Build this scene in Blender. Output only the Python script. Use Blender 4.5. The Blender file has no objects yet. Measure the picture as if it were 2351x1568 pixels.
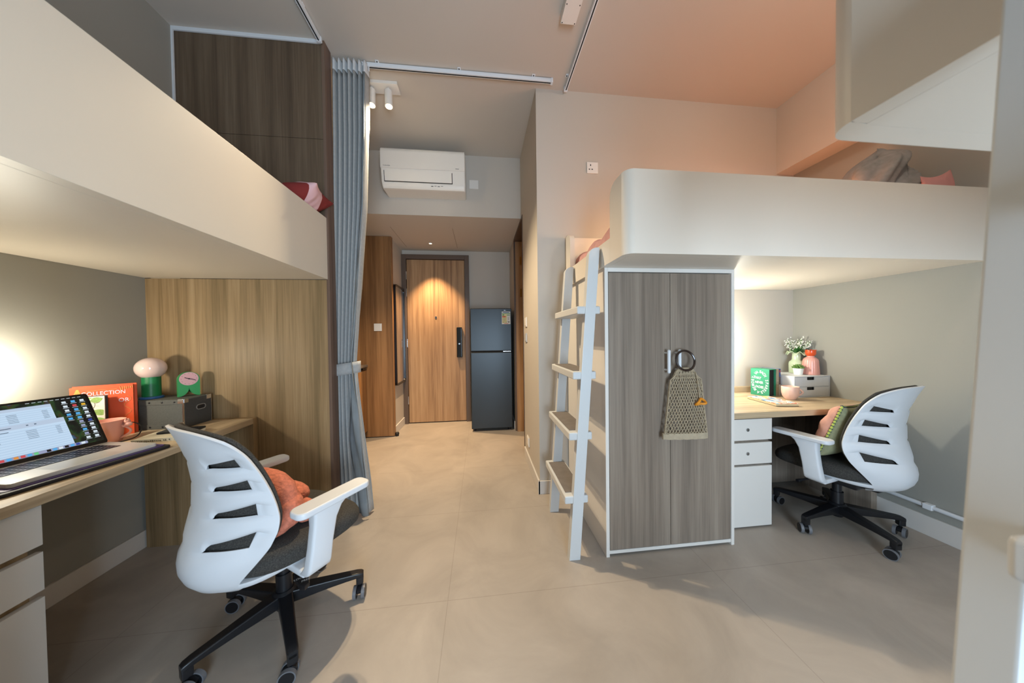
import bpy, bmesh, math, random
from mathutils import Vector, Matrix, noise
random.seed(7)
PI = math.pi
SC = bpy.context.scene
COL = SC.collection

# ------------------------------------------------------------------ camera
def make_camera():
    yaw, pitch, roll = [math.radians(a) for a in (6.28, -0.95, -0.72)]
    f = Vector((math.sin(yaw)*math.cos(pitch), math.cos(yaw)*math.cos(pitch), math.sin(pitch)))
    r = f.cross(Vector((0, 0, 1))).normalized(); u = r.cross(f)
    r2 = math.cos(roll)*r + math.sin(roll)*u
    u2 = -math.sin(roll)*r + math.cos(roll)*u
    cd = bpy.data.cameras.new('camera'); cd.sensor_width = 36.0; cd.lens = 656.0*36.0/2351.0
    cd.clip_start = 0.02
    cd.dof.use_dof = True; cd.dof.focus_distance = 2.3; cd.dof.aperture_fstop = 2.8
    co = bpy.data.objects.new('camera', cd); COL.objects.link(co)
    m = Matrix.Identity(4)
    for i in range(3):
        m[i][0] = r2[i]; m[i][1] = u2[i]; m[i][2] = -f[i]
    m[2][3] = 1.2
    co.matrix_world = m
    SC.camera = co
make_camera()

# ------------------------------------------------------------------ world, lights, exposure
SC.view_settings.view_transform = 'Standard'
SC.view_settings.look = 'None'
SC.view_settings.exposure = 0.37
SC.view_settings.gamma = 1.0
SC.view_settings.use_curve_mapping = False
wd = bpy.data.worlds.new('world'); SC.world = wd; wd.use_nodes = True
wd.node_tree.nodes['Background'].inputs[0].default_value = (0.55, 0.7, 1.0, 1)
wd.node_tree.nodes['Background'].inputs[1].default_value = 0.2

def light(name, kind, loc, power, color, size=0.05, target=None, **kw):
    l = bpy.data.lights.new(name, kind); l.energy = power; l.color = color
    if kind == 'AREA':
        l.shape = 'RECTANGLE'; l.size = kw.get('sx', 1); l.size_y = kw.get('sy', 1)
    else:
        l.shadow_soft_size = size
    if kind == 'SPOT':
        l.spot_size = math.radians(kw.get('angle', 60)); l.spot_blend = kw.get('blend', 0.3)
    o = bpy.data.objects.new(name, l); COL.objects.link(o); o.location = loc
    if target is not None:
        o.rotation_euler = (Vector(target) - Vector(loc)).to_track_quat('-Z', 'Y').to_euler()
    return o
WARM = (1.0, 0.80, 0.58)
# daylight through the low window in the wall behind the camera
light('window_daylight', 'AREA', (0.45, -1.36, 1.0), 70, (0.64, 0.82, 1.0), target=(0.45, 2, 1.3), sx=1.0, sy=1.2)
# lamps under the beds
light('left_desk_light', 'POINT', (-1.87, 1.32, 1.08), 7.0, (1.0, 0.93, 0.76), 0.03)
light('right_desk_light', 'POINT', (1.84, 1.98, 1.13), 11, (1.0, 0.98, 0.86), 0.03)
# glow lamps over the right loft bed
light('bed_reading_light', 'POINT', (1.02, 1.80, 1.87), 2.4, (1.0, 0.72, 0.42), 0.05)
light('bed_glow_light', 'POINT', (2.0, 1.60, 1.87), 7, (1.0, 0.43, 0.21), 0.06)
# ceiling lamp out of view between the two right loft beds
light('ceiling_lamp_light', 'POINT', (1.60, 0.74, 2.92), 12, (1.0, 0.86, 0.72), 0.06)

# ------------------------------------------------------------------ materials
def srgb(h):
    h = h.lstrip('#'); c = [int(h[i:i+2], 16)/255 for i in (0, 2, 4)]
    return tuple(((x/12.92) if x <= .04045 else ((x+.055)/1.055)**2.4) for x in c) + (1,)
MATS = {}
def mat(name, col, rough=0.5, metal=0.0, nscale=0, namp=0.06, bump=0, bscale=200, emit=None, estr=1, coat=0, trans=0, spec=None):
    if name in MATS: return MATS[name]
    m = bpy.data.materials.new(name); m.use_nodes = True; MATS[name] = m
    nt = m.node_tree; b = nt.nodes['Principled BSDF']
    c = srgb(col) if isinstance(col, str) else tuple(col) + (1,)
    b.inputs['Base Color'].default_value = c
    b.inputs['Roughness'].default_value = rough
    b.inputs['Metallic'].default_value = metal
    if spec is not None: b.inputs['Specular IOR Level'].default_value = spec
    if coat: b.inputs['Coat Weight'].default_value = coat
    if trans: b.inputs['Transmission Weight'].default_value = trans
    if emit:
        b.inputs['Emission Color'].default_value = srgb(emit) if isinstance(emit, str) else tuple(emit) + (1,)
        b.inputs['Emission Strength'].default_value = estr
    if nscale or bump:
        tc = nt.nodes.new('ShaderNodeTexCoord')
        if nscale:
            n = nt.nodes.new('ShaderNodeTexNoise'); n.inputs['Scale'].default_value = nscale; n.inputs['Detail'].default_value = 6
            nt.links.new(tc.outputs['Object'], n.inputs['Vector'])
            r = nt.nodes.new('ShaderNodeValToRGB'); e = r.color_ramp.elements
            e[0].position = .3; e[1].position = .7
            e[0].color = tuple(max(0, x*(1-namp)) for x in c[:3]) + (1,)
            e[1].color = tuple(min(1, x*(1+namp)) for x in c[:3]) + (1,)
            nt.links.new(n.outputs['Fac'], r.inputs['Fac']); nt.links.new(r.outputs['Color'], b.inputs['Base Color'])
        if bump:
            n2 = nt.nodes.new('ShaderNodeTexNoise'); n2.inputs['Scale'].default_value = bscale; n2.inputs['Detail'].default_value = 4
            nt.links.new(tc.outputs['Object'], n2.inputs['Vector'])
            bp = nt.nodes.new('ShaderNodeBump'); bp.inputs['Strength'].default_value = bump; bp.inputs['Distance'].default_value = .004
            nt.links.new(n2.outputs['Fac'], bp.inputs['Height']); nt.links.new(bp.outputs['Normal'], b.inputs['Normal'])
    return m

def wood(name, cols, axis='z', scale=1.0, rough=0.45):
    m = bpy.data.materials.new(name); m.use_nodes = True; MATS[name] = m
    nt = m.node_tree; b = nt.nodes['Principled BSDF']; b.inputs['Roughness'].default_value = rough
    b.inputs['Specular IOR Level'].default_value = 0.3
    tc = nt.nodes.new('ShaderNodeTexCoord')
    def mapped(s_across, s_along):
        mp = nt.nodes.new('ShaderNodeMapping'); s = [s_across*scale]*3; s['xyz'.index(axis)] = s_along*scale
        mp.inputs['Scale'].default_value = s; nt.links.new(tc.outputs['Object'], mp.inputs['Vector']); return mp
    n1 = nt.nodes.new('ShaderNodeTexNoise'); n1.inputs['Scale'].default_value = 1; n1.inputs['Detail'].default_value = 3
    nt.links.new(mapped(11, .35).outputs[0], n1.inputs['Vector'])
    n2 = nt.nodes.new('ShaderNodeTexNoise'); n2.inputs['Scale'].default_value = 1; n2.inputs['Detail'].default_value = 8
    nt.links.new(mapped(130, 3.5).outputs[0], n2.inputs['Vector'])
    n3 = nt.nodes.new('ShaderNodeTexNoise'); n3.inputs['Scale'].default_value = 1; n3.inputs['Detail'].default_value = 2
    nt.links.new(mapped(34, .8).outputs[0], n3.inputs['Vector'])
    a1 = nt.nodes.new('ShaderNodeMath'); a1.operation = 'MULTIPLY_ADD'; a1.inputs[1].default_value = .30
    nt.links.new(n2.outputs['Fac'], a1.inputs[0]); 
    m1 = nt.nodes.new('ShaderNodeMath'); m1.operation = 'MULTIPLY_ADD'; m1.inputs[1].default_value = .38; m1.inputs[2].default_value = 0.0
    nt.links.new(n3.outputs['Fac'], m1.inputs[0]); nt.links.new(m1.outputs[0], a1.inputs[2])
    a2 = nt.nodes.new('ShaderNodeMath'); a2.operation = 'MULTIPLY_ADD'; a2.inputs[1].default_value = .50
    nt.links.new(n1.outputs['Fac'], a2.inputs[0]); nt.links.new(a1.outputs[0], a2.inputs[2])
    r = nt.nodes.new('ShaderNodeValToRGB'); e = r.color_ramp.elements
    e[0].position = .46; e[1].position = .74
    e[0].color = srgb(cols[0]); e[1].color = srgb(cols[2])
    k = r.color_ramp.elements.new(.60); k.color = srgb(cols[1])
    nt.links.new(a2.outputs[0], r.inputs['Fac']); nt.links.new(r.outputs['Color'], b.inputs['Base Color'])
    bp = nt.nodes.new('ShaderNodeBump'); bp.inputs['Strength'].default_value = .08; bp.inputs['Distance'].default_value = .002
    nt.links.new(n2.outputs['Fac'], bp.inputs['Height']); nt.links.new(bp.outputs['Normal'], b.inputs['Normal'])
    return m

def floor_material():
    m = bpy.data.materials.new('stone_floor_tile'); m.use_nodes = True
    nt = m.node_tree; b = nt.nodes['Principled BSDF']; b.inputs['Roughness'].default_value = .42; b.inputs['Specular IOR Level'].default_value = .35
    tc = nt.nodes.new('ShaderNodeTexCoord')
    n1 = nt.nodes.new('ShaderNodeTexNoise'); n1.inputs['Scale'].default_value = 2.6; n1.inputs['Detail'].default_value = 9; n1.inputs['Roughness'].default_value = .62
    n1.inputs['Distortion'].default_value = .8
    nt.links.new(tc.outputs['Object'], n1.inputs['Vector'])
    r = nt.nodes.new('ShaderNodeValToRGB'); e = r.color_ramp.elements
    e[0].position = .3; e[1].position = .72; e[0].color = srgb('#9a9187'); e[1].color = srgb('#aea499')
    nt.links.new(n1.outputs['Fac'], r.inputs['Fac'])
    mp = nt.nodes.new('ShaderNodeMapping'); mp.inputs['Location'].default_value = (.165, -1.31, 0)
    nt.links.new(tc.outputs['Object'], mp.inputs['Vector'])
    br = nt.nodes.new('ShaderNodeTexBrick'); br.offset = 0.0
    br.inputs['Scale'].default_value = 1; br.inputs['Brick Width'].default_value = 1.32; br.inputs['Row Height'].default_value = .66
    br.inputs['Mortar Size'].default_value = .0016; br.inputs['Mortar Smooth'].default_value = .2
    br.inputs['Color1'].default_value = (1, 1, 1, 1); br.inputs['Color2'].default_value = (1, 1, 1, 1); br.inputs['Mortar'].default_value = (.80, .79, .78, 1)
    nt.links.new(mp.outputs[0], br.inputs['Vector'])
    mx = nt.nodes.new('ShaderNodeMix'); mx.data_type = 'RGBA'; mx.blend_type = 'MULTIPLY'; mx.inputs[0].default_value = 1
    nt.links.new(r.outputs['Color'], mx.inputs[6]); nt.links.new(br.outputs['Color'], mx.inputs[7])
    nt.links.new(mx.outputs[2], b.inputs['Base Color'])
    return m

M_FLOOR = floor_material()
M_WALL = mat('wall_paint', '#c3bbb0', .75, bump=.04, bscale=260, spec=.2)
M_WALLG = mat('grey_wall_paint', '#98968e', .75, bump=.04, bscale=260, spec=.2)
M_CEIL = mat('ceiling_paint', '#c4bcb2', .8, spec=.2)
M_BASE = mat('baseboard_paint', '#cfcac4', .5)
M_WHITE = mat('white_lacquer', '#dcd7d0', .38, nscale=3, namp=.01)
M_BEDW = mat('bed_lacquer', '#dfd6c9', .4, nscale=3, namp=.01)
M_LADDER = mat('ladder_lacquer', '#c6c8c8', .4)
M_BEDW_DIM = mat('bed_lacquer_dimmed', '#d2c8b8', .4, nscale=3, namp=.01)  # same paint as the other beds, darkened to offset the spotlights
M_PLAST = mat('white_plastic', '#d3d6da', .38)
M_PLASTW = mat('warm_white_plastic', '#e4dfd8', .35)
M_TRIM = mat('white_trim', '#dfe2e6', .4)
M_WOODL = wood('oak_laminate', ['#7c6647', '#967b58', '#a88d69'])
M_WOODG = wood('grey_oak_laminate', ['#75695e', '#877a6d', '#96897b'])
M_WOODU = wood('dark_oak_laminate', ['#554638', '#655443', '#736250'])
M_WOODP = wood('walnut_edge_laminate', ['#58463a', '#6b564a', '#786354'])
M_WOODD = wood('warm_oak_door', ['#86664a', '#a98561', '#bd9a74'])
M_WOODC = wood('warm_oak_cabinet', ['#7a5636', '#966d46', '#a87c52'])
M_DESK = wood('desk_oak_top', ['#a48f72', '#bfa888', '#cdb899'], axis='y')
M_DESKX = wood('desk_oak_wide', ['#a48f72', '#bfa888', '#cdb899'], axis='x')
M_FRAME = mat('brown_door_frame', '#5d4d42', .45)
M_BLACK = mat('black_plastic', '#15161a', .38)
M_BLACKM = mat('black_metal', '#101114', .3)
M_FABRIC = mat('charcoal_fabric', '#3a3835', .95, nscale=260, namp=.55, bump=.5, bscale=500)
M_CURT = mat('grey_blue_curtain', '#a2a3a2', .9, nscale=60, namp=.06, bump=.15, bscale=600)
M_CURTW = mat('curtain_heading_tape', '#c9cbcc', .7)
M_CHROME = mat('chrome', '#c9cacc', .2, metal=1)
M_DARK = mat('dark_gap', '#1b1917', .9)
M_FRIDGE = mat('dark_steel', '#343a3e', .36, metal=.45, bump=.015, bscale=400)
M_PINK = mat('pink_cotton', '#d2a09c', .9, nscale=30, namp=.08, bump=.3, bscale=60)
M_GREYF = mat('grey_linen', '#848381', .95, nscale=40, namp=.12, bump=.3, bscale=300)

# ------------------------------------------------------------------ mesh builder
class MB:
    def __init__(s): s.bm = bmesh.new(); s.mi = 0
    def _tag(s, faces):
        for f in faces: f.material_index = s.mi
    def box(s, x0, x1, y0, y1, z0, z1, bev=0.0, seg=2, rz=0, piv=None):
        vs = [s.bm.verts.new((x, y, z)) for x in (x0, x1) for y in (y0, y1) for z in (z0, z1)]
        idx = [(0, 1, 3, 2), (4, 6, 7, 5), (0, 4, 5, 1), (2, 3, 7, 6), (0, 2, 6, 4), (1, 5, 7, 3)]
        fs = [s.bm.faces.new([vs[i] for i in q]) for q in idx]
        s._tag(fs)
        if bev:
            es = list({e for f in fs for e in f.edges})
            r = bmesh.ops.bevel(s.bm, geom=es, offset=bev, segments=seg, affect='EDGES', profile=.5)
            s._tag(r['faces']); vs = list({v for f in r['faces'] for v in f.verts} | {v for v in vs if v.is_valid})
        if rz:
            p = Vector(piv if piv else ((x0+x1)/2, (y0+y1)/2, 0))
            bmesh.ops.rotate(s.bm, verts=[v for v in vs if v.is_valid], cent=p, matrix=Matrix.Rotation(rz, 3, 'Z'))
        return s
    def prism(s, poly, axis, a0, a1, bev=0.0, seg=2):
        # poly: 2D points in the other two axes (in order), extruded along axis
        def pt(p, a):
            return (a, p[0], p[1]) if axis == 'x' else ((p[0], a, p[1]) if axis == 'y' else (p[0], p[1], a))
        v0 = [s.bm.verts.new(pt(p, a0)) for p in poly]; v1 = [s.bm.verts.new(pt(p, a1)) for p in poly]
        n = len(poly); fs = [s.bm.faces.new(v0), s.bm.faces.new(v1[::-1])]
        for i in range(n):
            fs.append(s.bm.faces.new((v0[i], v1[i], v1[(i+1) % n], v0[(i+1) % n])))
        bmesh.ops.recalc_face_normals(s.bm, faces=fs)
        s._tag(fs)
        if bev:
            es = list({e for f in fs[:2] for e in f.edges})
            r = bmesh.ops.bevel(s.bm, geom=es, offset=bev, segments=seg, affect='EDGES', profile=.5); s._tag(r['faces'])
        return s
    def lathe(s, prof, cx=0, cy=0, n=32, sx=1, sy=1):
        rings = []
        for r, z in prof:
            if r < 1e-6: rings.append([s.bm.verts.new((cx, cy, z))])
            else: rings.append([s.bm.verts.new((cx+sx*r*math.cos(2*PI*i/n), cy+sy*r*math.sin(2*PI*i/n), z)) for i in range(n)])
        fs = []
        for a, b in zip(rings, rings[1:]):
            for i in range(n):
                j = (i+1) % n
                if len(a) == 1 and len(b) == 1: continue
                if len(a) == 1: fs.append(s.bm.faces.new((a[0], b[j], b[i])))
                elif len(b) == 1: fs.append(s.bm.faces.new((a[i], a[j], b[0])))
                else: fs.append(s.bm.faces.new((a[i], a[j], b[j], b[i])))
        for ring in (rings[0], rings[-1]):
            if len(ring) > 1 and ring is not rings[0] or (len(ring) > 1 and prof[0] != prof[-1]):
                try: fs.append(s.bm.faces.new(ring))
                except ValueError: pass
        bmesh.ops.recalc_face_normals(s.bm, faces=fs); s._tag(fs)
        return s
    def tube(s, pts, r, n=10, closed=False, caps=True):
        pts = [Vector(p) for p in pts]; N = len(pts)
        rad = r if isinstance(r, (list, tuple)) else [r]*N
        rings = []; up = None
        for i, p in enumerate(pts):
            if closed: t = pts[(i+1) % N] - pts[i-1]
            else: t = pts[min(i+1, N-1)] - pts[max(i-1, 0)]
            t.normalize()
            if up is None: up = t.orthogonal().normalized()
            up = (up - t*up.dot(t));  up = up.normalized() if up.length > 1e-6 else t.orthogonal().normalized()
            v = t.cross(up)
            rings.append([s.bm.verts.new(p + rad[i]*(math.cos(2*PI*k/n)*up + math.sin(2*PI*k/n)*v)) for k in range(n)])
        fs = []
        for i in range(N if closed else N-1):
            a, b = rings[i], rings[(i+1) % N]
            off = 0
            if closed and i == N-1:
                off = min(range(n), key=lambda o: (a[0].co - b[o].co).length)
            for k in range(n):
                fs.append(s.bm.faces.new((a[k], a[(k+1) % n], b[(k+1+off) % n], b[(k+off) % n])))
        if caps and not closed:
            fs.append(s.bm.faces.new(rings[0][::-1])); fs.append(s.bm.faces.new(rings[-1]))
        bmesh.ops.recalc_face_normals(s.bm, faces=fs)
        s._tag(fs); return s
    def cyl(s, p0, p1, r, n=20, r2=None): return s.tube([p0, p1], [r, r if r2 is None else r2], n)
    def quad(s, pts):
        f = s.bm.faces.new([s.bm.verts.new(p) for p in pts]); f.material_index = s.mi; return s
    def poly(s, pts): return s.quad(pts)
    def ball(s, c, r, seg=16, sx=1, sy=1, sz=1):
        r_ = bmesh.ops.create_uvsphere(s.bm, u_segments=seg, v_segments=max(6, seg//2), radius=r)
        for v in r_['verts']: v.co = Vector((v.co.x*sx, v.co.y*sy, v.co.z*sz)) + Vector(c)
        s._tag({f for v in r_['verts'] for f in v.link_faces}); return s
    def addmesh(s, me, mtx):
        n0 = len(s.bm.verts); nf = len(s.bm.faces)
        s.bm.from_mesh(me); s.bm.verts.ensure_lookup_table(); s.bm.faces.ensure_lookup_table()
        for v in s.bm.verts[n0:]: v.co = mtx @ v.co
        for f in s.bm.faces[nf:]: f.material_index = s.mi
        return s
    def xform(s, mtx):
        for v in s.bm.verts: v.co = mtx @ v.co
        return s
    def mesh(s, name, mats, angle=35):
        me = bpy.data.meshes.new(name); s.bm.to_mesh(me); s.bm.free()
        for m in (mats if isinstance(mats, (list, tuple)) else [mats]): me.materials.append(m)
        if angle:
            for p in me.polygons: p.use_smooth = True
            me.set_sharp_from_angle(angle=math.radians(angle))
            if angle < 45: me['flat_faces'] = 1
        return me

def weighted(o):
    if o.data.get('flat_faces'):
        m = o.modifiers.new('weighted_normals', 'WEIGHTED_NORMAL'); m.keep_sharp = True; m.weight = 90


GROUPS = {'chair': 'office chairs at the two desks', 'ladder': 'white bed ladders', 'loft bed': 'white loft beds', 'desk': 'built-in desks under the beds',
          'drawer unit': 'white drawer units under the desks', 'curtain rail': 'white ceiling curtain rails', 'switch': 'wall switches by the entrance',
          'socket': 'white wall sockets', 'book': 'books on the desks', 'mattress': 'mattresses on the loft beds', 'vase': 'vases on the drawer box', 'pillow': 'pillows on the loft beds', 'cushion': 'cushions on the chairs', 'cup': 'pink mugs on the desks'}
def thing(name, label, cat, loc=(0, 0, 0), rz=0, group=None):
    o = bpy.data.objects.new(name, None); COL.objects.link(o); o.empty_display_size = .1
    o.location = loc; o.rotation_euler = (0, 0, rz); tag(o, label, cat, group); return o
def tag(o, label, cat, group=None):
    o['label'] = label; o['category'] = cat
    group = group or GROUPS.get(cat)
    if group: o['group'] = group
    return o
def part(name, mb, mats, parent, local=False, angle=35):
    """part whose mesh is written in world coordinates (local=True: in the parent's own)"""
    me = mb if isinstance(mb, bpy.types.Mesh) else mb.mesh(name, mats, angle)
    o = bpy.data.objects.new(name, me); COL.objects.link(o); o.parent = parent; weighted(o)
    if not local:
        m = Matrix.Identity(4); p = parent; chain = []
        while p is not None: chain.append(p); p = p.parent
        for q in reversed(chain): m = m @ q.matrix_parent_inverse @ Matrix.LocRotScale(q.location, q.rotation_euler, q.scale)
        o.matrix_parent_inverse = m.inverted()
    return o
def single(name, mb, mats, label, cat, group=None, angle=35):
    me = mb.mesh(name, mats, angle)
    xs = [v.co for v in me.vertices]
    b = Vector(((min(v.x for v in xs)+max(v.x for v in xs))/2, (min(v.y for v in xs)+max(v.y for v in xs))/2, min(v.z for v in xs)))
    me.transform(Matrix.Translation(-b))
    o = bpy.data.objects.new(name, me); COL.objects.link(o); o.location = b; weighted(o)
    return tag(o, label, cat, group)
def struct(name, mb, mats, parent=None, angle=35):
    if parent: return part(name, mb, mats, parent, angle=angle)
    me = mb.mesh(name, mats, angle); o = bpy.data.objects.new(name, me); COL.objects.link(o); o['kind'] = 'structure'; weighted(o)
    return o
def B(*a, **k): return MB().box(*a, **k)
def copy_tree(o, parent=None):
    c = o.copy(); COL.objects.link(c)
    if parent: c.parent = parent; c.matrix_parent_inverse = o.matrix_parent_inverse.copy()
    for ch in list(o.children): copy_tree(ch, c)
    return c
_txt = {}
def text_mesh(s, size=1.0, align='CENTER', extrude=0, bold=0):
    k = (s, size, align, extrude, bold)
    if k in _txt: return _txt[k]
    cu = bpy.data.curves.new('lettering', 'FONT'); cu.body = s; cu.size = size; cu.align_x = align; cu.align_y = 'CENTER'; cu.extrude = extrude; cu.offset = bold*size
    cu.resolution_u = 3
    o = bpy.data.objects.new('lettering', cu); COL.objects.link(o)
    bpy.context.view_layer.update()
    me = bpy.data.meshes.new_from_object(o.evaluated_get(bpy.context.evaluated_depsgraph_get()))
    bpy.data.objects.remove(o); bpy.data.curves.remove(cu)
    _txt[k] = me; return me
def frame(o, x, y):   # matrix from origin and two axes (third = cross)
    x = Vector(x).normalized(); y = Vector(y).normalized(); z = x.cross(y)
    m = Matrix.Identity(4)
    for i in range(3): m[i][0] = x[i]; m[i][1] = y[i]; m[i][2] = z[i]; m[i][3] = o[i]
    return m

# ------------------------------------------------------------------ room shell
XL, XR, YB, ZC = -1.968, 2.61, 2.128, 3.051
YF = -1.40
struct('floor', B(-2.2, 2.9, YF-.1, 4.3, -.08, 0), M_FLOOR)
struct('ceiling', B(-2.2, 2.9, YF-.1, 4.3, ZC, ZC+.1), M_CEIL)
struct('wall_left', B(XL-.15, XL, YF-.1, 4.3, 0, ZC), M_WALLG)
struct('wall_upper_left', B(XL, -1.782, YF, 1.92, 2.2, ZC), M_WALLG)
struct('wall_right', B(XR, XR+.15, YF-.1, YB+.1, 0, ZC), M_WALLG)
struct('wall_upper_right', B(2.45, XR, YF, YB, 2.515, ZC), M_WALL)
struct('wall_back', B(.435, XR+.15, YB, YB+.1, 0, ZC), M_WALL)
# passage right wall with the bathroom doorway
w = MB(); w.box(.435, .535, YB+.1, 2.85, 0, ZC); w.box(.435, .535, 3.62, 4.16, 0, ZC); w.box(.435, .535, 2.85, 3.62, 2.425, ZC)
struct('wall_passage_right', w, M_WALL)
struct('wall_end', B(-2.1, .9, 4.16, 4.3, 0, ZC), M_WALL)
# front wall, behind the camera, with the window
w = MB(); w.box(-2.1, -.1, YF-.1, YF, 0, ZC); w.box(1.0, 2.8, YF-.1, YF, 0, ZC); w.box(-.1, 1.0, YF-.1, YF, 0, .35); w.box(-.1, 1.0, YF-.1, YF, 1.65, ZC)
struct('wall_front', w, M_WALL)
w = MB()
for a, b in ((-.1, -.04), (.42, .48), (.94, 1.0)): w.box(a, b, YF-.07, YF-.02, .35, 1.65)
w.box(-.1, 1.0, YF-.07, YF-.02, .35, .41); w.box(-.1, 1.0, YF-.07, YF-.02, 1.59, 1.65)
wf = struct('window_1', w, M_TRIM)
# out-of-frame slab added to block window light from under the left desk
struct('added_light_blocker', B(XL, -.97, .40, .56, 0, 1.574), M_WALLG)
# dropped ceiling over the entrance, mirror wall
struct('ceiling_soffit', B(-2.1, .435, 2.97, 4.16, 2.43, ZC), M_CEIL)
struct('wall_passage_left', B(-2.0, -1.075, 3.66, 4.16, 0, 2.43), M_WALL)
# access panel joints in the dropped ceiling
w = MB(); w.box(-.975, -.971, 3.30, 4.0, 2.4285, 2.4305); w.box(-.30, -.296, 3.30, 4.0, 2.4285, 2.4305)
struct('trim_1', w, mat('joint_shadow', '#9a8d7c', .8))
# baseboards
def skirt(name, *boxes):
    m = MB()
    for b in boxes: m.box(*b, bev=.002)
    struct(name, m, M_BASE)
skirt('baseboard_left', (XL, XL+.012, YF, 1.885, 0, .1))
skirt('baseboard_right', (XR-.014, XR, YF, YB, 0, .115))
skirt('baseboard_back', (.421, .66, YB-.012, YB, 0, .1), (1.42, XR-.014, YB-.012, YB, 0, .1))
skirt('baseboard_passage_right', (.422, .435, YB-.012, 2.82, 0, .1), (.422, .435, 3.68, 4.16, 0, .1))
skirt('baseboard_end', (-.155, .422, 4.147, 4.16, 0, .1))
skirt('baseboard_passage_left', (-1.075, -1.062, 3.665, 4.147, 0, .1))
# white shadow-gap trim around the upper wood panel
w = MB(); w.box(-1.782, -.957, 1.912, 1.92, ZC-.022, ZC); w.box(-1.782, -1.772, 1.912, 1.92, 1.97, ZC-.022)
struct('trim_2', w, M_TRIM)

# ------------------------------------------------------------------ wood partition beside the left bed
pt = thing('wood_partition', 'tall oak-laminate partition panel at the end of the left loft bed', 'partition', (-1.45, 1.955, 0))
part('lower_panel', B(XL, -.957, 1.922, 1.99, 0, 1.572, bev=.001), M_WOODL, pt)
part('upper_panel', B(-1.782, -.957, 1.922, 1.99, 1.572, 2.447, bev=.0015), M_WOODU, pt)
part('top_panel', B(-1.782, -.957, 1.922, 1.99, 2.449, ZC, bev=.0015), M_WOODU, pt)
part('edge_panel', B(-.956, -.938, 1.916, 1.994, 0, ZC, bev=.001), M_WOODP, pt)

# ------------------------------------------------------------------ kitchen side of the passage
kc = thing('kitchen_counter', 'low wooden kitchen counter peeking out behind the curtain', 'counter', (-1.6, 2.8, 0))
part('carcass', B(-1.95, -1.385, 2.0, 3.595, .08, .825), M_WOODC, kc)
part('worktop', B(-1.95, -1.350, 2.0, 3.597, .862, .888, bev=.003), mat('grey_brown_stone', '#7d7165', .35, nscale=40, namp=.1), kc)
part('recessed_grip', B(-1.95, -1.41, 2.0, 3.595, .825, .862), M_DARK, kc)
part('door', B(-1.385, -1.365, 2.02, 2.80, .09, .82, bev=.002), M_WOODC, kc)
part('door', B(-1.385, -1.365, 2.805, 3.59, .09, .82, bev=.002), M_WOODC, kc)
part('plinth', B(-1.95, -1.42, 2.0, 3.595, 0, .08), M_DARK, kc)
tc_ = thing('tall_cabinet', 'tall orange-brown wooden cabinet end panel left of the mirror', 'cabinet', (-1.5, 3.63, 0))
part('side_panel', B(-1.96, -1.068, 3.60, 3.658, 0.01, 2.428, bev=.002), M_WOODC, tc_)
part('edge_trim', B(-1.067, -1.057, 3.604, 3.658, 0.01, 2.428, bev=.001), M_WOODC, tc_)

def switch_plate(name, label, cat, face, u, v, w, h, rocker=True, m=None, hole=False):
    """face: 'x-' plate on a wall facing -x etc; u = centre along wall, v = centre height"""
    ax, pos = face
    m = m or M_PLASTW
    t = .009
    o = thing(name, label, cat, (pos, u, v) if ax == 'x' else (u, pos, v))
    def bx(u0, u1, v0, v1, d0, d1, bev):
        return B(pos-d1, pos-d0, u0, u1, v0, v1, bev=bev) if ax == 'x' else B(u0, u1, pos-d1, pos-d0, v0, v1, bev=bev)
    part('plate', bx(u-w/2, u+w/2, v-h/2, v+h/2, 0, t, .0025), m, o)
    if rocker: part('rocker', bx(u-w*.38, u+w*.38, v-h*.38, v+h*.38, t-.001, t+.003, .0015), m, o)
    return o
switch_plate('light_switch', 'square white light switch on the tall wooden cabinet', 'switch', ('y', 3.60), -1.225, 1.334, .09, .09)
switch_plate('light_switch', 'white light switch on the passage wall, upper of the two', 'switch', ('x', .435), 2.69, 1.337, .10, .09)
switch_plate('light_switch', 'grey-fronted light switch on the passage wall, lower of the two', 'switch', ('x', .435), 2.69, 1.19, .10, .085, m=mat('grey_plastic', '#b9bcc0', .4))
switch_plate('wall_socket', 'low white socket plate near the floor of the passage wall', 'socket', ('x', .435), 2.63, .222, .10, .085)
switch_plate('blank_cover_plate', 'flat square white cover plate right of the air conditioner', 'cover plate', ('y', 2.97), -.045, 2.757, .092, .088, rocker=False)
so = switch_plate('wall_socket', 'white three-pin socket on the pink-lit wall above the bed', 'socket', ('y', YB), .868, 2.482, .088, .084, rocker=False, m=M_PLASTW)
for q in ((.850, .856, 2.494, 2.506), (.838, .848, 2.466, 2.472), (.860, .870, 2.466, 2.472)):
    part('pin_hole', B(q[0], q[1], YB-.0105, YB-.008, q[2], q[3]), M_DARK, so)

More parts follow.
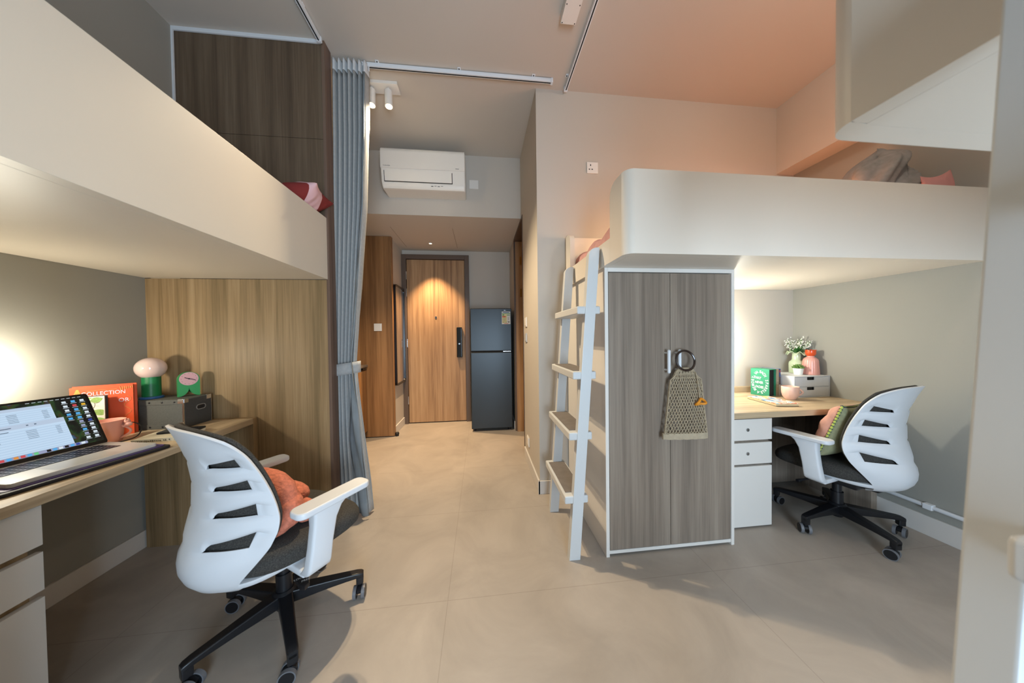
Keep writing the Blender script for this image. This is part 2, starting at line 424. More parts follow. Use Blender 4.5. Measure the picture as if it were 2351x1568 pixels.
# mirror
mi = thing('wall_mirror', 'tall black-framed mirror with rounded corners beside the entrance door', 'mirror', (-1.075, 3.88, .6))
def rrect(a0, a1, b0, b1, r, n=8):
    P = []
    for (cx, cy, s) in ((a1-r, b1-r, 0), (a0+r, b1-r, 1), (a0+r, b0+r, 2), (a1-r, b0+r, 3)):
        for k in range(n+1):
            t = PI/2*(s + k/n); P.append((cx+r*math.cos(t), cy+r*math.sin(t)))
    return P
def ring_prism(outer, inner, axis, a0, a1, mb=None):
    mb = mb or MB(); bm = mb.bm
    def pt(p, a): return (a, p[0], p[1]) if axis == 'x' else ((p[0], a, p[1]) if axis == 'y' else (p[0], p[1], a))
    R = [[bm.verts.new(pt(p, a)) for p in L] for L, a in ((outer, a0), (inner, a0), (inner, a1), (outer, a1))]
    n = len(outer); fs = []
    for k in range(4):
        A, Bq = R[k], R[(k+1) % 4]
        for i in range(n): fs.append(bm.faces.new((A[i], A[(i+1) % n], Bq[(i+1) % n], Bq[i])))
    bmesh.ops.recalc_face_normals(bm, faces=fs); mb._tag(fs); return mb
part('frame', ring_prism(rrect(3.675, 4.10, .605, 1.875, .05), rrect(3.695, 4.080, .625, 1.855, .035), 'x', -1.075, -1.035), M_BLACKM, mi)
part('glass', MB().prism(rrect(3.694, 4.081, .624, 1.856, .035), 'x', -1.072, -1.046), mat('mirror_glass', '#d8dadb', .03, metal=1), mi)

# door stop
ds = thing('door_stop', 'small black rubber door stop on the floor below the mirror', 'door stop', (-1.035, 3.63, 0))
part('base', MB().lathe([(.02, 0), (.02, .012), (.016, .016)], -1.035, 3.63, 20), M_BLACK, ds)
part('bumper', MB().lathe([(.022, .016), (.024, .02), (.024, .038), (.02, .043), (0, .043)], -1.035, 3.63, 20), M_BLACK, ds)

# entrance door
d1 = bpy.data.objects.new('door_1', None); COL.objects.link(d1); d1.location = (-.615, 4.16, 0); d1['kind'] = 'structure'
fm = MB()
for x0, x1 in ((-1.074, -1.012), (-.212, -.150)): fm.box(x0, x1, 4.10, 4.16, 0, 2.36, bev=.003)
fm.box(-1.012, -.212, 4.10, 4.16, 2.297, 2.36, bev=.003)
part('door_frame', fm, M_FRAME, d1)
part('door_leaf', B(-1.008, -.216, 4.125, 4.16, .012, 2.292, bev=.002), M_WOODD, d1)
part('threshold_gap', B(-1.012, -.212, 4.13, 4.16, 0, .011), M_DARK, d1)
for z in (.33, 1.13, 1.83, 2.07):
    part('hinge', MB().cyl((-1.012, 4.112, z-.055), (-1.012, 4.112, z+.055), .008, 12), M_CHROME, d1)
part('peephole', MB().cyl((-.62, 4.118, 1.487), (-.62, 4.126, 1.487), .014, 20), M_CHROME, d1)
lk = part('smart_lock', B(-.336, -.258, 4.09, 4.125, .915, 1.345, bev=.012, seg=3), mat('black_glass', '#14181d', .12, coat=.5), d1)
part('lock_keyhole', MB().cyl((-.297, 4.085, 1.11), (-.297, 4.092, 1.11), .011, 16), M_CHROME, lk)

# bathroom doorway on the right side of the passage
d2 = bpy.data.objects.new('door_2', None); COL.objects.link(d2); d2.location = (.47, 3.23, 0); d2['kind'] = 'structure'
fm = MB()
fm.box(.43, .54, 2.852, 2.875, 0, 2.424, bev=.002); fm.box(.43, .54, 3.59, 3.618, 0, 2.424, bev=.002); fm.box(.43, .54, 2.875, 3.59, 2.396, 2.424, bev=.002)
part('door_frame', fm, M_FRAME, d2)
part('door_lining', B(.45, .55, 3.565, 3.59, 0, 2.39), M_WOODD, d2)
part('door_leaf', B(.545, .585, 2.80, 3.64, .01, 2.43), M_WOODD, d2)
for z in (1.75, 2.15): part('strike_plate', B(.50, .525, 3.559, 3.566, z-.05, z+.05), mat('brass', '#b7924f', .3, metal=1), d2)
struct('wall_bathroom', B(.60, .68, 2.2, 4.2, 0, ZC), M_WALL)

# fridge
fr = thing('fridge', 'dark steel two-door fridge beside the entrance door', 'fridge', (.135, 3.9, 0))
part('body', B(-.120, .390, 3.672, 4.135, .03, 1.557, bev=.006), mat('fridge_case', '#1d2023', .5), fr)
part('freezer_door', B(-.126, .396, 3.63, 3.668, 1.022, 1.562, bev=.008, seg=3), M_FRIDGE, fr)
fd = part('fridge_door', B(-.126, .396, 3.63, 3.668, .035, 1.006, bev=.008, seg=3), M_FRIDGE, fr)
part('grip', B(-.12, .39, 3.64, 3.668, 1.004, 1.024), M_DARK, fr)
part('badge', B(.285, .385, 3.628, 3.632, 1.012, 1.019), M_CHROME, fr)
for x in (-.09, .36): part('foot', MB().cyl((x, 3.70, 0), (x, 3.70, .032), .02, 16), M_BLACK, fr)
for x in (-.09, .36): part('foot', MB().cyl((x, 4.08, 0), (x, 4.08, .032), .02, 16), M_BLACK, fr)
lb = MB(); lb.box(.272, .382, 3.6285, 3.6305, 1.362, 1.522)
lb.mi = 1; lb.box(.288, .366, 3.6278, 3.629, 1.506, 1.513)
lb.mi = 2; lb.box(.275, .379, 3.6280, 3.629, 1.494, 1.502); lb.box(.28, .303, 3.6278, 3.629, 1.47, 1.487); lb.box(.338, .376, 3.6278, 3.629, 1.472, 1.481)
lb.mi = 3; lb.box(.278, .338, 3.6280, 3.629, 1.375, 1.490)
lb.mi = 4; lb.prism([(.278, 1.448), (.318, 1.448), (.327, 1.456), (.318, 1.464), (.278, 1.464)], 'y', 3.6272, 3.6282)
lb.mi = 5
for k in range(5): lb.box(.280, .322, 3.6276, 3.6282, 1.402+k*.008, 1.404+k*.008)
for k in range(3): lb.box(.353, .361, 3.6276, 3.6282, 1.415+k*.012, 1.421+k*.012)
lb.box(.28, .308, 3.6276, 3.6282, 1.385, 1.391); lb.box(.32, .332, 3.6276, 3.6282, 1.383, 1.392); lb.box(.348, .372, 3.6276, 3.6282, 1.383, 1.396)
lb.mi = 4; lb.box(.302, .356, 3.6276, 3.6282, 1.368, 1.373)
part('energy_label', lb, [mat('label_paper', '#d9d8d2', .6), mat('label_blue', '#3557a0', .6), mat('label_green', '#5fa052', .6), mat('label_yellow', '#ddd39a', .6), mat('label_red', '#c9573f', .6), mat('label_ink', '#6d6f62', .7)], fr)
bd = MB()
for i, (x0, x1) in enumerate(((.300, .308), (.310, .314), (.322, .326))): bd.box(x0, x1, 3.6280, 3.6305, 1.533, 1.541)
part('maker_mark', bd, M_CHROME, fr)

# air conditioner
ac = thing('air_conditioner', 'white wall-mounted air conditioner under the passage ceiling', 'air conditioner', (-.505, 2.97, 2.59))
prof = [(2.969, 2.595), (2.82, 2.592), (2.79, 2.597), (2.757, 2.640), (2.742, 2.735), (2.738, 2.80), (2.738, 2.90), (2.745, 2.925), (2.76, 2.940), (2.79, 2.948), (2.969, 2.948)]
part('case', MB().prism(prof, 'x', -.888, -.122, bev=.018, seg=3), M_PLASTW, ac)
part('front_panel', MB().prism([(2.745, 2.752), (2.7335, 2.757), (2.732, 2.80), (2.732, 2.90), (2.7385, 2.928), (2.754, 2.9445), (2.78, 2.93), (2.75, 2.80)], 'x', -.884, -.126, bev=.003), M_PLASTW, ac)
part('air_slot', MB().prism([(2.7545, 2.640), (2.7395, 2.735), (2.7385, 2.735), (2.7535, 2.640)], 'x', -.856, -.240), M_DARK, ac)
part('louvre', MB().prism([(2.7536, 2.646), (2.7378, 2.7345), (2.7328, 2.7345), (2.7486, 2.646)], 'x', -.850, -.246), M_PLASTW, ac)
bl = MB(); bl.addmesh(text_mesh('TOSHIBA', .016), frame((-.828, 2.7312, 2.772), (1, 0, 0), (0, 0, 1)))
part('maker_lettering', bl, mat('grey_ink', '#6d6b6a', .6), ac)
part('small_mark', B(-.21, -.178, 2.7312, 2.7335, 2.770, 2.774), mat('grey_ink', '#6d6b6a', .6), ac)
ic = MB()
for k in range(4): ic.box(-.44+.03*k, -.42+.03*k, 2.768, 2.772, 2.6185+.004*(k % 2), 2.6235+.004*(k % 2))
part('indicator_lights', ic, mat('grey_ink', '#6d6b6a', .6), ac)

# ------------------------------------------------------------------ ceiling fittings
def rail(name, label, p0, p1, clips):
    o = thing(name, label, 'curtain rail', ((p0[0]+p1[0])/2, (p0[1]+p1[1])/2, ZC-.03))
    alongx = abs(p1[0]-p0[0]) > abs(p1[1]-p0[1])
    a0, a1 = (p0[0], p1[0]) if alongx else (p0[1], p1[1]); c = p0[1] if alongx else p0[0]
    def bx(u0, u1, v0, v1, z0, z1, bev=0): return B(u0, u1, c+v0, c+v1, z0, z1, bev=bev) if alongx else B(c+v0, c+v1, u0, u1, z0, z1, bev=bev)
    part('track', bx(a0, a1, -.011, .011, ZC-.030, ZC-.004, .002), M_TRIM, o)
    part('glider_slot', bx(a0+.005, a1-.005, -.003, .004, ZC-.0315, ZC-.029), M_DARK, o)
    part('end_cap', bx(a1-.008, a1+.008, -.014, .014, ZC-.034, ZC-.002, .002), M_TRIM, o)
    for k in clips:
        c_ = part('clip', bx(k-.011, k+.011, -.028, .013, ZC-.006, ZC-.001, .001), M_TRIM, o)
        q = (k, c-.020) if alongx else (c-.020, k)
        part('screw', MB().cyl((q[0], q[1], ZC-.009), (q[0], q[1], ZC-.005), .004, 10), M_DARK, c_)
    return o
rail('curtain_rail', 'long white ceiling curtain rail across the passage opening', (-.765, 2.040), (.535, 2.028), (-.66, -.12, .40))
rail('curtain_rail', 'white ceiling curtain rail running along the right loft bed', (.655, -.6), (.655, 2.095), (2.0, 1.0))
rail('curtain_rail', 'white ceiling curtain rail running along the left loft bed', (-.955, -.6), (-.955, 1.895), (1.72, .8))

sp = thing('track_spotlight', 'white twin spotlight on a ceiling plate behind the curtain', 'spotlight', (-.68, 2.21, ZC))
part('ceiling_plate', B(-.80, -.572, 2.165, 2.262, ZC-.022, ZC, bev=.002), M_PLASTW, sp)
for (x, tx, pw) in ((-.645, .05, 165), (-.762, .02, 75)):
    top = Vector((x, 2.205, 3.005)); ax = Vector((tx, -.10, -1)).normalized()
    h = part('lamp_head', MB().cyl(top, top+ax*.118, .027, 28), M_PLASTW, sp)
    part('stem', MB().cyl(Vector((x, 2.205, ZC-.02)), top+ax*.005, .006, 12), M_PLASTW, h)
    part('lens', MB().cyl(top+ax*.1175, top+ax*.1195, .0215, 24), mat('lamp_lens', '#fff3dd', .4, emit='#ffe6c0', estr=14), h)
    light('spotlight_beam', 'SPOT', top+ax*.125, pw, (1.0, .79, .52), .02, target=top+ax*1.2, angle=115, blend=.6)
dl = thing('downlight', 'small recessed downlight in the lowered ceiling before the door', 'downlight', (-.63, 3.83, 2.43))
part('ring', ring_prism([(-.63+.026*math.cos(a*PI/16), 3.83+.026*math.sin(a*PI/16)) for a in range(32)], [(-.63+.018*math.cos(a*PI/16), 3.83+.018*math.sin(a*PI/16)) for a in range(32)], 'z', 2.424, 2.430), M_PLASTW, dl)
part('lens', MB().cyl((-.63, 3.83, 2.4255), (-.63, 3.83, 2.4299), .018, 24), mat('downlight_lens', '#fff3dd', .4, emit='#ffdca8', estr=6), dl)
light('downlight_beam', 'SPOT', (-.63, 3.83, 2.42), 170, (1.0, .68, .38), .02, target=(-.63, 3.86, 0), angle=78, blend=.6)

cb = thing('ceiling_box', 'small white box fixed to the ceiling beside the right curtain rail', 'ceiling box', (.53, 1.58, ZC-.05))
part('housing', B(.484, .573, 1.43, 1.635, ZC-.05, ZC, bev=.002), M_PLASTW, cb)
for x in (.492, .565):
    for y in (1.535, 1.627): part('screw', MB().cyl((x, y, ZC-.0515), (x, y, ZC-.0495), .003, 8), M_DARK, cb)

# ------------------------------------------------------------------ curtain
def curtain():
    o = thing('curtain', 'grey-blue curtain gathered and tied back at the end of the wood partition', 'curtain', (-.85, 2.035, .02))
    def lerp_tab(tab, z):
        for (z0, a), (z1, b) in zip(tab, tab[1:]):
            if z0 <= z <= z1: return a + (b-a)*(z-z0)/(z1-z0)
        return tab[0][1] if z < tab[0][0] else tab[-1][1]
    XRt = [(.02, -.752), (.3, -.772), (.54, -.795), (.8, -.818), (.93, -.828), (1.0, -.832), (1.05, -.838), (1.2, -.826), (1.43, -.808), (1.72, -.783), (2.07, -.752), (2.59, -.730), (3.03, -.722)]
    XLt = [(.02, -.985), (.5, -.985), (1.0, -.975), (1.5, -.965), (2.2, -.955), (3.03, -.945)]
    AMt = [(.02, .030), (.6, .026), (1.0, .014), (1.4, .022), (2.2, .032), (3.03, .034)]
    NF = 7
    def surf(s, z):
        xl, xr, am = lerp_tab(XLt, z), lerp_tab(XRt, z), lerp_tab(AMt, z)
        ph = 2*PI*NF*s
        shift = .16*math.sin(z*1.7+.5)*(1 if z < 2.6 else .4)
        x = xl + (xr-xl)*s + .010*math.sin(ph*1.0+PI*.5)*0
        c = 2*abs(math.sin(ph*.5+shift*1.2))**.6-1
        y = 2.036 - am*c + .012*math.sin(9*s+z*2.1)*(1 if z < 1 else .3)
        return (x, y, z)
    def sheet(z0, z1, nz, off=0.0, n=NF*22):
        mb = MB(); rows = []
        for j in range(nz+1):
            z = z0 + (z1-z0)*j/nz
            rows.append([mb.bm.verts.new(Vector(surf(i/n, z)) + Vector((0, off, 0))) for i in range(n+1)])
        for a, b in zip(rows, rows[1:]):
            for i in range(n): mb.bm.faces.new((a[i], a[i+1], b[i+1], b[i]))
        return mb
    def solid(ob, t):
        m = ob.modifiers.new('thickness', 'SOLIDIFY'); m.thickness = t; m.offset = 0
    c = part('fabric', sheet(.02, 2.962, 60), M_CURT, o, angle=80); solid(c, .003)
    t = part('heading_tape', sheet(2.960, 3.036, 4), M_CURTW, o, angle=80); solid(t, .004)
    # leading edge turned back: flat flap of lighter lining
    mb = MB(); rows = []
    for j in range(41):
        z = .025 + (2.93-.025)*j/40
        x = lerp_tab(XRt, z); fl = .020 if z > 1.05 else .020 + .06*min(1, (1.05-z)/.5)
        rows.append([mb.bm.verts.new((x - fl*(1-k/6) + .004*math.sin(k*1.6+z*8), 2.005 - .035*math.sin(PI*k/6*.5) + .010*math.sin(z*11+k*1.1)*(1 if z < 1 else .25), z)) for k in range(7)])
    for a, b in zip(rows, rows[1:]):
        for i in range(6): mb.bm.faces.new((a[i], a[i+1], b[i+1], b[i]))
    f = part('leading_hem', mb, mat('curtain_lining', '#7d8488', .8, nscale=12, namp=.08, bump=.4, bscale=14), o, angle=80); solid(f, .003)
    # tieback
    n = 40; P = []
    cx, cy, rx, ry = (-.985-.818)/2, 2.03, (.985-.818)/2+.008, .05
    mb = MB(); rings = []
    for i in range(n):
        a = 2*PI*i/n; rr = Vector((cx+rx*math.cos(a), cy+ry*math.sin(a)*(1.05 if math.sin(a) < 0 else .9), 0))
        zc = 1.0 + .012*math.cos(a)
        rings.append([mb.bm.verts.new(rr + Vector((0, 0, zc+dz))) for dz in (-.038, -.012, .012, .038)])
    for i in range(n):
        A, C_ = rings[i], rings[(i+1) % n]
        for k in range(3): mb.bm.faces.new((A[k], C_[k], C_[k+1], A[k+1]))
    tb = part('tieback', mb, M_CURT, o, angle=80); solid(tb, .004)
    for s in (.985, .93): part('hook', MB().tube([(-.745+.03*(s-.93)/.055, 2.028, 3.02), (-.745+.03*(s-.93)/.055, 2.030, 2.985)], .003, 8), M_TRIM, o)
curtain()

# ------------------------------------------------------------------ loft beds
def arc(cx, cy, r, a0, a1, n=8):
    return [(cx+r*math.cos(math.radians(a0+(a1-a0)*k/n)), cy+r*math.sin(math.radians(a0+(a1-a0)*k/n))) for k in range(n+1)]
Z0, Z1, ZR = 1.562, 1.934, 1.682
def loft_bed(name, label, x0, x1, y0, y1, far=.14):
    o = thing(name, label, 'loft bed', ((x0+x1)/2, (y0+y1)/2, Z0))
    def guard(ya, s, ret):     # ya outer face, s=+1: board lies at ya..ya+.04
        t, r = .040, .045
        m = MB()
        pl = [(x1, ya), (x1, ya+s*t), (x0+r, ya+s*t)] + [(px, ya + s*(py)) for px, py in arc(x0+r, r, r, 180, 270)]
        m.prism(pl, 'z', Z0, Z1, bev=.0006)
        rr = .06
        yz = [(ya+s*(r-.002), Z0), (ya+s*ret, Z0)] + [(ya+s*(ret-rr)+s*rr*math.cos(a), Z1-rr+rr*math.sin(a)) for a in [PI/2*k/8 for k in range(9)]] + [(ya+s*(r-.002), Z1)]
        m.prism(yz, 'x', x0, x0+.035, bev=.0006)
        return m
    part('guard_board', guard(y0, 1, .16), M_BEDW, o)
    part('guard_board', guard(y1, -1, far), M_BEDW, o)
    part('platform', B(x0+.0352, x1, y0+.0402, y1-.0402, Z0, 1.64), M_BEDW, o)
    part('side_rail', B(x0, x0+.035, y0+.1602, y1-far-.0002, Z0, ZR, bev=.0006), M_BEDW, o)
    return o
loft_bed('loft_bed', 'white loft bed with rounded guard corner above the wardrobe and right desk', .643, XR-.002, 1.20, YB-.002)
loft_bed('loft_bed', 'white loft bed overhead at the top right corner, nearest the camera', .637, XR-.002, -.455, .473, .36)
lb_ = thing('loft_bed', 'white loft bed with a long plain guard board above the left desk', 'loft bed', (-1.45, .93, 1.572))
part('guard_board', B(-.99, -.948, -.08, 1.919, 1.575, 1.958, bev=.001), M_BEDW_DIM, lb_)
part('platform', B(XL+.002, -.991, -.08, 1.919, 1.575, 1.655), M_BEDW_DIM, lb_)
for (nm, lab, b) in (('left', 'plain white mattress behind the guard board of the left loft bed', (XL+.195, -.995, -.07, 1.915, 1.656, 1.86)),
                     ('right', 'plain mattress under the pink duvet on the bed above the wardrobe', (.69, XR-.02, 1.245, 2.08, 1.641, 1.70))):
    single('mattress', B(*b, bev=.02, seg=3), mat('mattress_ticking', '#cfc9c2', .9), lab, 'mattress')

# pink duvet on the right bed
mb = MB(); NX, NY = 60, 60; rows = []
for i in range(NX+1):
    row = []
    for j in range(NY+1):
        u, v = i/NX, j/NY
        x = .682 + 1.30*u; y = 1.246 + .82*v
        base = 1.755 + .03*(1-u) 
        d = .022*math.sin(7.5*v*PI*.9+.6) * (1-.5*u) + .022*noise.noise(Vector((x*4, y*4, 3))) + .03*(1-v)
        edge = min(1, min(u, 1-u)*14, min(v, 1-v)*14)
        z = 1.702 + (base + d - 1.702)*math.sqrt(max(0, 1-(1-edge)**2))
        row.append(mb.bm.verts.new((x + .018*(math.sqrt(max(0, 1-(1-edge)**2))-1)*(-1 if u < .5 else 1), y, z)))
    rows.append(row)
for a, b in zip(rows, rows[1:]):
    for j in range(NY): mb.bm.faces.new((a[j], b[j], b[j+1], a[j+1]))
single('duvet', mb, M_PINK, 'rumpled pink duvet on the loft bed above the wardrobe', 'duvet', angle=80)

def pillow_mesh(w, h, t, colour=None, n=30, mats=None, p=2.6, pinch=.07):
    mb = MB(); bm = mb.bm; V = {}
    for side in (1, -1):
        for i in range(n+1):
            for j in range(n+1):
                u, v = 2*i/n-1, 2*j/n-1
                if side == -1 and (i in (0, n) or j in (0, n)): V[side, i, j] = V[1, i, j]; continue
                e = max(0, (1-abs(u)**p)*(1-abs(v)**p))**.5
                x = u*w/2*(1-pinch*(1-v*v)); y = v*h/2*(1-pinch*(1-u*u))
                wr = .03*t*noise.noise(Vector((u*3.1, v*3.1, side*5.0)))*e*3
                V[side, i, j] = bm.verts.new((x, y, side*t/2*e+wr))
    for side in (1, -1):
        for i in range(n):
            for j in range(n):
                q = [V[side, i, j], V[side, i+1, j], V[side, i+1, j+1], V[side, i, j+1]]
                f = bm.faces.new(q if side == 1 else q[::-1])
                if colour: f.material_index = colour(2*(i+.5)/n-1, 2*(j+.5)/n-1, side)
    return mb
def place(mb, loc, rx=0, ry=0, rz=0):
    from mathutils import Euler
    return mb.xform(Matrix.Translation(loc) @ Euler((rx, ry, rz), 'XYZ').to_matrix().to_4x4())
def striped_cotton():
    m = mat('striped_cotton', '#7d2622', .9); nt = m.node_tree; b = nt.nodes['Principled BSDF']
    at = nt.nodes.new('ShaderNodeAttribute'); at.attribute_name = 'stripe'
    fr_ = nt.nodes.new('ShaderNodeMath'); fr_.operation = 'FRACT'; nt.links.new(at.outputs['Fac'], fr_.inputs[0])
    r = nt.nodes.new('ShaderNodeValToRGB'); r.color_ramp.interpolation = 'CONSTANT'; e = r.color_ramp.elements
    e[0].position = 0; e[0].color = srgb('#7d2622'); e[1].position = .54; e[1].color = srgb('#d7aeb2')
    nt.links.new(fr_.outputs[0], r.inputs['Fac']); nt.links.new(r.outputs['Color'], b.inputs['Base Color']); return m
mb = pillow_mesh(.50, .27, .15, n=60)
vals = [v.co.x/.25*.95*.95 + v.co.y/.135*.66 for v in mb.bm.verts]
place(mb, (-1.122, 1.765, 1.968), rx=math.radians(2), ry=math.radians(-19), rz=math.radians(8))
sp_o = single('striped_pillow', mb, striped_cotton(), 'red and pink striped pillow poking over the left bed guard board', 'pillow', angle=80)
att = sp_o.data.attributes.new('stripe', 'FLOAT', 'POINT')
for i, v in enumerate(vals): att.data[i].value = v/1.4 + .465

# crumpled grey blanket and pillows at the head of the right bed
mb = MB(); rings = []; NT, NR = 160, 34
for i in range(NT):
    th = 2*PI*i/NT; row = []
    for k in range(NR+1):
        r = k/NR
        x = 2.37 + .245*r*math.cos(th); y = 1.475 + .165*r*math.sin(th)
        h = .60*(1-r**3.2)*(.93+.07*math.cos(th-.3))
        ee = (x-2.37)*.9 - h*.75 + .25*(y-1.475)              # folds run slantwise from the upper right
        fold = .013*math.sin(ee*48 + 1.2*math.sin(x*17)) + .006*math.sin(ee*97 + x*20) + .010*noise.noise(Vector((x*6, y*6, h*5)))
        env = min(1, r*2.2)*min(1, (1-r)*6+.1)
        x += fold*env*math.cos(th); y += fold*env*math.sin(th)*1.6; z = 1.706 + h + fold*.5*(1-r)
        row.append(mb.bm.verts.new((min(x, 2.602), max(1.315, y), max(1.706, z))))
    rings.append(row)
for i in range(NT):
    A, C_ = rings[i], rings[(i+1) % NT]
    for k in range(NR): mb.bm.faces.new((A[k], A[k+1], C_[k+1], C_[k]))
bmesh.ops.remove_doubles(mb.bm, verts=mb.bm.verts, dist=1e-5)
single('blanket', mb, M_GREYF, 'crumpled grey linen blanket heaped at the head of the right loft bed', 'blanket', angle=80)
mb = pillow_mesh(.20, .34, .055, n=24, pinch=.12); place(mb, (2.455, 1.275, 1.878), rx=math.radians(90), ry=math.radians(-14), rz=0)
single('pillow', mb, mat('rose_cotton', '#bd8681', .9, bump=.2, bscale=120), 'rose pink pillow corner showing right of the grey blanket', 'pillow', angle=80)

# ------------------------------------------------------------------ ladders
def ladder(label, dy=0, step_out=.045, rails=(1.462, 1.888), y0=1.466, y1=1.924):
    o = thing('bed_ladder', label, 'ladder', (.50, 1.70+dy, 0))
    xs = lambda z: .454 + .0745*z
    for y in [r_+dy for r_ in rails]:
        w0, w1 = .061, .058; zt = 1.668
        pts = [(xs(0), 0), (xs(0)+w0, 0), (xs(zt)+w1, zt)]
        r = .045; pts += [(xs(zt)+w1-.02, zt+.002)] + [(xs(zt-r)+r*(1-math.cos(a)), zt-r+r*math.sin(a)) for a in [PI/2*(1-k/7) for k in range(8)]]
        part('rail', MB().prism(pts, 'y', y, y+.040, bev=.004), M_LADDER, o)
    for zt in (.345, .685, 1.010, 1.358):
        x0 = xs(zt) - step_out
        s = part('step', B(x0, x0+.128, y0+dy, y1+dy, zt-.042, zt, bev=.007, seg=3), M_LADDER, o)
        part('tread_pad', B(x0+.014, x0+.118, y0+.04+dy, y1-.04+dy, zt-.001, zt+.003, bev=.001), mat('grey_tread', '#6f6862', .8, nscale=20, namp=.1), s)
    return o
lad = ladder('white bed ladder with grey treads leaning beside the wardrobe')
lad2 = ladder('white bed ladder rail close to the camera at the right edge of the picture', -1.670, .043, y1=1.884)

# ------------------------------------------------------------------ wardrobe
wr = thing('wardrobe', 'two-door grey oak wardrobe in a white frame beside the ladder', 'wardrobe', (1.04, 1.79, 0))
yw = 1.461
m = MB()
m.box(.660, .679, yw, YB-.014, 0, 1.5615, bev=.001); m.box(1.402, 1.420, yw, YB-.014, 0, 1.5615, bev=.001)
m.box(.679, 1.402, yw, YB-.014, 1.540, 1.5615, bev=.001); m.box(.679, 1.402, yw+.004, YB-.014, .014, .032, bev=.001); m.box(.679, 1.402, YB-.03, YB-.014, .032, 1.54)
part('carcass', m, M_WHITE, wr)
part('inner_gap', B(.680, 1.401, yw+.022, yw+.026, .033, 1.5385), M_DARK, wr)
for x0, x1, hx in ((.682, 1.0335, 1.004), (1.0365, 1.399, 1.066)):
    d = part('door', B(x0, x1, yw+.003, yw+.021, .035, 1.536, bev=.0012), M_WOODG, wr)
    hm = MB(); hm.tube([(hx, yw-.030, 1.000), (hx, yw-.030, 1.112)], .0085, 14)
    hm.ball((hx, yw-.030, 1.0), .0085, 14); hm.ball((hx, yw-.030, 1.112), .0085, 14)
    for z in (1.010, 1.102): hm.cyl((hx, yw-.030, z), (hx, yw+.004, z), .0055, 12)
    part('handle', hm, M_PLAST, d)

# crochet bag hanging on the right wardrobe handle
bg = thing('crochet_bag', 'beige crochet net bag hanging by a dark ring from the wardrobe handle', 'bag', (1.09, 1.42, .64))
rc = Vector((1.082, 1.414, 1.062)); RR = .052
part('ring_handle', MB().tube([rc + Vector((RR*math.cos(a), -.006+.010*math.sin(a), RR*math.sin(a))) for a in [2*PI*k/40 for k in range(40)]], .0058, 10, closed=True), mat('dark_wood_ring', '#2b1d18', .25, coat=.4), bg)
M_ROPE = mat('beige_cotton_rope', '#a3937a', .9, nscale=90, namp=.2, bump=.4, bscale=300)
def bag_pt(u, v, side):    # u across -1..1, v 0 bottom..1 top
    zb, zt = .668, 1.008
    z = zb + (zt-zb)*v
    if v < .87: hw = .1225 - (.1225-.088)*v/.87; cx = 1.092
    else:
        k = (v-.87)/.13; hw = .088 - .040*(k**.5); cx = 1.092 - .004*k
    bulge = .013*(1-u*u)*(.4+.6*math.sin(PI*min(1, v*1.1)))
    if side == 0: y = 1.4335 - .016 - bulge
    else: y = 1.4335 - .010
    if v > .93: z = z + .012*(1-u*u)
    return Vector((cx + hw*u, y, z))
m = MB()
for side, (nu, nv) in ((0, (14, 21)), (1, (8, 11))):
    def node(i, j): return bag_pt(2*i/nu-1, j/nv, side)
    for s in (1, -1):   # two families of slanting cords
        for i0 in range(-nv, nu*2+nv):
            pts = []
            for j in range(0, int(nv)+1):
                i = i0 + s*j*.5
                if 0 <= i <= nu: pts.append(node(i, j) + Vector((0, .0014*(-1)**(j+i0), 0)))
            if len(pts) > 1: m.tube(pts, .0022, 5)
    for j in range(0, nv+1, nv):
        m.tube([node(i, j) + Vector((0, -.001*(-1)**i, 0)) for i in range(nu+1)], .0017, 5)
    m.tube([node(0, j) for j in range(nv+1)], .0034, 6); m.tube([node(nu, j) for j in range(nv+1)], .0034, 6)
    m.tube([node(i, nv) for i in range(nu+1)], .0048, 8)
part('net_body', m, M_ROPE, bg)
hm = MB()
NU = 24
front = [[hm.bm.verts.new((1.092+.130*(2*i/NU-1) , 1.4185-.010*(1-(2*i/NU-1)**2)+.0025*math.sin(i*1.4), z - .003*(2*i/NU-1) )) for i in range(NU+1)] for z in (.638, .655, .671)]
back = [[hm.bm.verts.new((1.092+.130*(2*i/NU-1), 1.430, z-.003*(2*i/NU-1))) for i in range(NU+1)] for z in (.638, .655, .671)]
for L_ in (front, back):
    for a, b in zip(L_, L_[1:]):
        for i in range(NU): hm.bm.faces.new((a[i], a[i+1], b[i+1], b[i]))
for a, b in ((front[0], back[0]), (front[2], back[2])):
    for i in range(NU): hm.bm.faces.new((a[i], a[i+1], b[i+1], b[i]))
for i in (0, NU):
    for k in range(2): hm.bm.faces.new((front[k][i], front[k+1][i], back[k+1][i], back[k][i]))
bmesh.ops.recalc_face_normals(hm.bm, faces=hm.bm.faces)
part('hem_band', hm, mat('beige_canvas', '#ab9c84', .9, nscale=60, namp=.08, bump=.3, bscale=400), bg)
part('drawstring', MB().tube([(1.138, 1.405, 1.0), (1.146, 1.400, .95), (1.152, 1.398, .90), (1.155, 1.397, .862)], .0022, 6), M_ROPE, bg)
part('orange_toggle', MB().tube([(1.158+.026*math.cos(a), 1.394+.010*math.sin(a*2), .846+.013*math.sin(a)-.010*abs(math.cos(a))+.006*math.cos(a)) for a in [2*PI*k/24 for k in range(24)]], .0062, 10, closed=True), mat('orange_cord', '#d98a1c', .6), bg)

